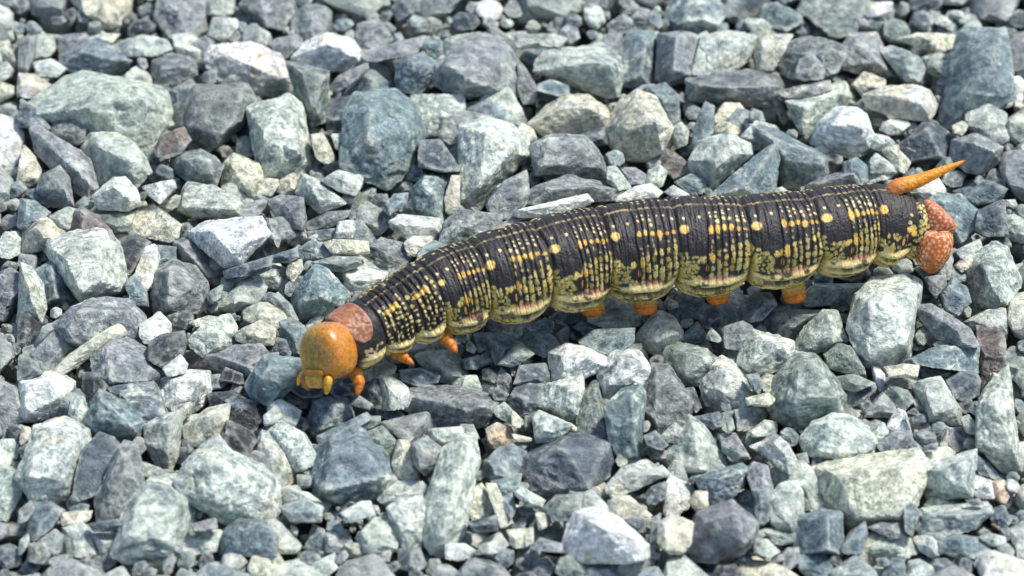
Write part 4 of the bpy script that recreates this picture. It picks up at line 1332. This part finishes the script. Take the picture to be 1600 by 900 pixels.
for s_ in (0.5, 1.6, 2.75):
    p0, nrm, tg, _r = surf(s_, -128, 0.92)
    dn = np.array([0, 0, -1.0]); P = [p0, p0 + nrm * 0.5 * MM + dn * 1.0 * MM, p0 + nrm * 0.4 * MM + dn * 2.0 * MM - tg * 0.2 * MM, p0 + dn * 2.9 * MM - tg * 0.4 * MM]
    v, f, u_, _ = tube(P, [12 * px, 10 * px, 8 * px, 3 * px])
    part('leg', v, f, flat_col(v, (0.62, 0.23, 0.02)), M_LEG)

# fleshy prolegs under rings A3..A6
def proleg(s_, ph, foot=None):
    p0, nrm, tg, r_ = surf(s_, ph, 0.72)
    if foot is not None:
        P3 = at_px(foot[0], foot[1], surf(s_, ph, 1.0)[0])
    else:
        P3 = p0 + np.array([0, 0, -3.4 * MM]) + nrm * 0.6 * MM
    P = [p0, p0 * 0.55 + P3 * 0.45, p0 * 0.22 + P3 * 0.78, P3]
    v, f, u_, th = tube(P, [19 * px, 18.5 * px, 17 * px, 15.5 * px], n=40, flat=tg, ring_noise=0.10, seed=s_)
    pax = spline(np.array(P), u_ * 3)
    v = pax + (v - pax) * (1 + 0.045 * np.sin(u_ * 46 + 3 * np.sin(th)) + 0.06 * gau(u_ - 0.93, 0.05))[:, None]
    w = np.clip((u_ - 0.36) / 0.22, 0, 1)[:, None]
    c_ = np.array((0.52, 0.38, 0.08)) * (1 - w) + np.array((0.58, 0.175, 0.010)) * w
    pad = np.clip((u_ - 0.90) / 0.08, 0, 1)[:, None]
    c_ = c_ * (1 - 0.55 * pad) + np.array((0.28, 0.08, 0.01)) * 0.55 * pad
    part('proleg', v, f, c_ * (0.75 + 0.5 * vnoise(v / MM * 2.5))[:, None], M_LEG)
for s_, foot in ((5.74, (927, 496)), (6.58, (1009, 493)), (7.62, (1123, 477)), (8.66, (1244, 475))):
    proleg(s_, 146, foot); proleg(s_, -150)

# horn
hb = surf(10.62, 4, 0.93)[0]
HB = at_px(1399, 294, hb)
HT = HB + np.array([112, 38, 27]) * PXM
hm = lambda t_, dz: HB * (1 - t_) + HT * t_ + np.array([0, 0, dz * PXM])
d_ = (HT - HB)
v, f, u_, th = tube([HB - d_ * 0.10 + np.array([0, 0, -14 * PXM]), HB + d_ * 0.02, hm(0.30, -3.0), hm(0.62, -2.0), HT], [12 * px, 12.6 * px, 10.2 * px, 7.0 * px, 1.4 * px], n=48, sub=30, ring_noise=0.07, seed=4)
g_ = np.clip((vnoise(v / MM * 8 + 2) - 0.58) * 6, 0, 1)[:, None]
hax = spline(np.array([HB - d_ * 0.10 + np.array([0, 0, -14 * PXM]), HB + d_ * 0.02, hm(0.30, -3.0), hm(0.62, -2.0), HT]), u_ * 4)
v = v + (v - hax) * 0.07 * g_
c_ = np.ones((len(v), 3)) * np.array((0.74, 0.275, 0.012))
bs = np.clip(1 - (u_ - 0.16) / 0.26, 0, 1)[:, None]; c_ = c_ * (1 - bs * 0.75) + np.array((0.46, 0.14, 0.08)) * bs * 0.75
c_ = c_ * (1 - 0.2 * g_) + np.array((0.85, 0.48, 0.12)) * 0.2 * g_
tp = np.clip((u_ - 0.955) / 0.035, 0, 1)[:, None]; c_ = c_ * (1 - tp) + np.array((0.10, 0.03, 0.015)) * tp
part('horn', v, f, c_, M_LEG, label='slim orange tail horn with dark tip')

# anal plate and claspers
def granular(v, f, base, dots, parent_name, seed, amp=0.10):
    n_ = vnoise(v / MM * 6.5 + seed)
    g = np.clip((n_ - 0.66) * 7, 0, 1)[:, None]
    c_ = np.array(base) * (0.75 + 0.5 * vnoise(v / MM * 1.5 + seed))[:, None]
    return c_ * (1 - 0.75 * g) + np.array(dots) * 0.75 * g
ec = surf(11.55, 60, 0.6)[0]
tgE = Tg[int(NS * 0.95)]
def poly_lobe(poly, like, depth, sharp, seed):
    """fleshy lobe whose outline is given in photo pixels, domed on both sides"""
    poly = np.array(poly, float); c = poly.mean(0)
    P = at_px(c[0], c[1], like); s_ = depth_scale(P)
    Lp = (poly - c) * (1, -1) * 1.10
    pts = [(x, y, 0) for x, y in Lp] + [(x * 0.62, y * 0.62, sg * depth * 0.85) for x, y in Lp for sg in (-1, 1)] + [(x * 0.2, y * 0.2, sg * depth) for x, y in Lp for sg in (-1, 1)]
    pts = np.array(pts); un = np.abs(pts).max()
    nr, ds = hull_planes(pts / un)
    d, f = ICO[5]
    q_ = d * (np.abs(pts).max(0) / un)
    t_ = (np.maximum(0, q_ @ nr.T / ds) ** sharp).sum(1) ** (-1 / sharp)
    v = q_ * t_[:, None] * un
    W = P + (v[:, :1] * VR + v[:, 1:2] * VU + v[:, 2:] * VN) * s_
    nf = 300; ii = np.arange(nf) + 0.5; fz = 1 - 2 * ii / nf; fa = ii * 2.399963
    fp = np.stack([np.sqrt(1 - fz ** 2) * np.cos(fa), np.sqrt(1 - fz ** 2) * np.sin(fa), fz], 1) + np.random.default_rng(seed).normal(size=(nf, 3)) * 0.035
    fp /= np.linalg.norm(fp, axis=1)[:, None]
    dd = np.degrees(np.arccos(np.clip((d @ fp.T), -1, 1))); szs = np.random.default_rng(seed + 1).uniform(2.0, 4.6, nf)
    wart = np.clip(1.35 - (dd / szs).min(1), 0, 1) ** 0.7
    W = W + (W - P) / np.linalg.norm(W - P, axis=1)[:, None] * (wart * 0.08 + (vnoise(W / MM * 1.3 + seed) - 0.5) * 0.14)[:, None] * MM
    cb = 0.72 + 0.56 * vnoise(W / MM * 1.4 + seed + 3)
    return W, f, wart, cb, v
PLATE = [(1442, 313), (1454, 312), (1469, 322), (1484, 339), (1495, 353), (1488, 366), (1450, 369), (1436, 352), (1435, 330)]
W, f, wart, cb, v = poly_lobe(PLATE, ec + VN * 0.6 * MM, 24, 11, 1)
c_ = np.array((0.40, 0.105, 0.030)) * cb[:, None]
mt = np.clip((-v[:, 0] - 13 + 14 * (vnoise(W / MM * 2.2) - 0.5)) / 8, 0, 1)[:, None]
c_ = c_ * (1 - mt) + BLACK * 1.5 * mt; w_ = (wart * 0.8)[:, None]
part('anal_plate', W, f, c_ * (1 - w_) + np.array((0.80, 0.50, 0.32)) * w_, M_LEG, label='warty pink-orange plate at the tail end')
CLASP = [(1440, 358), (1462, 359), (1486, 362), (1490, 380), (1484, 402), (1470, 420), (1456, 428), (1440, 420), (1429, 405), (1432, 380)]
for off in (1.5, -4.4):
    W, f, wart, cb, v = poly_lobe(CLASP, ec + VN * off * MM, 20, 11, 11)
    c_ = np.array((0.44, 0.108, 0.012)) * cb[:, None]
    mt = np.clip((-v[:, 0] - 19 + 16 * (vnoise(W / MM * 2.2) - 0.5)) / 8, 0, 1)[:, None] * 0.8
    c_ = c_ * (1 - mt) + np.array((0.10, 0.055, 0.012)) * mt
    plain = np.clip(gau(v[:, 0] + 4, 9) * np.clip(0.6 - v[:, 1] / 40, 0, 1), 0, 1)
    w_ = (wart * 0.85 * (1 - plain))[:, None]
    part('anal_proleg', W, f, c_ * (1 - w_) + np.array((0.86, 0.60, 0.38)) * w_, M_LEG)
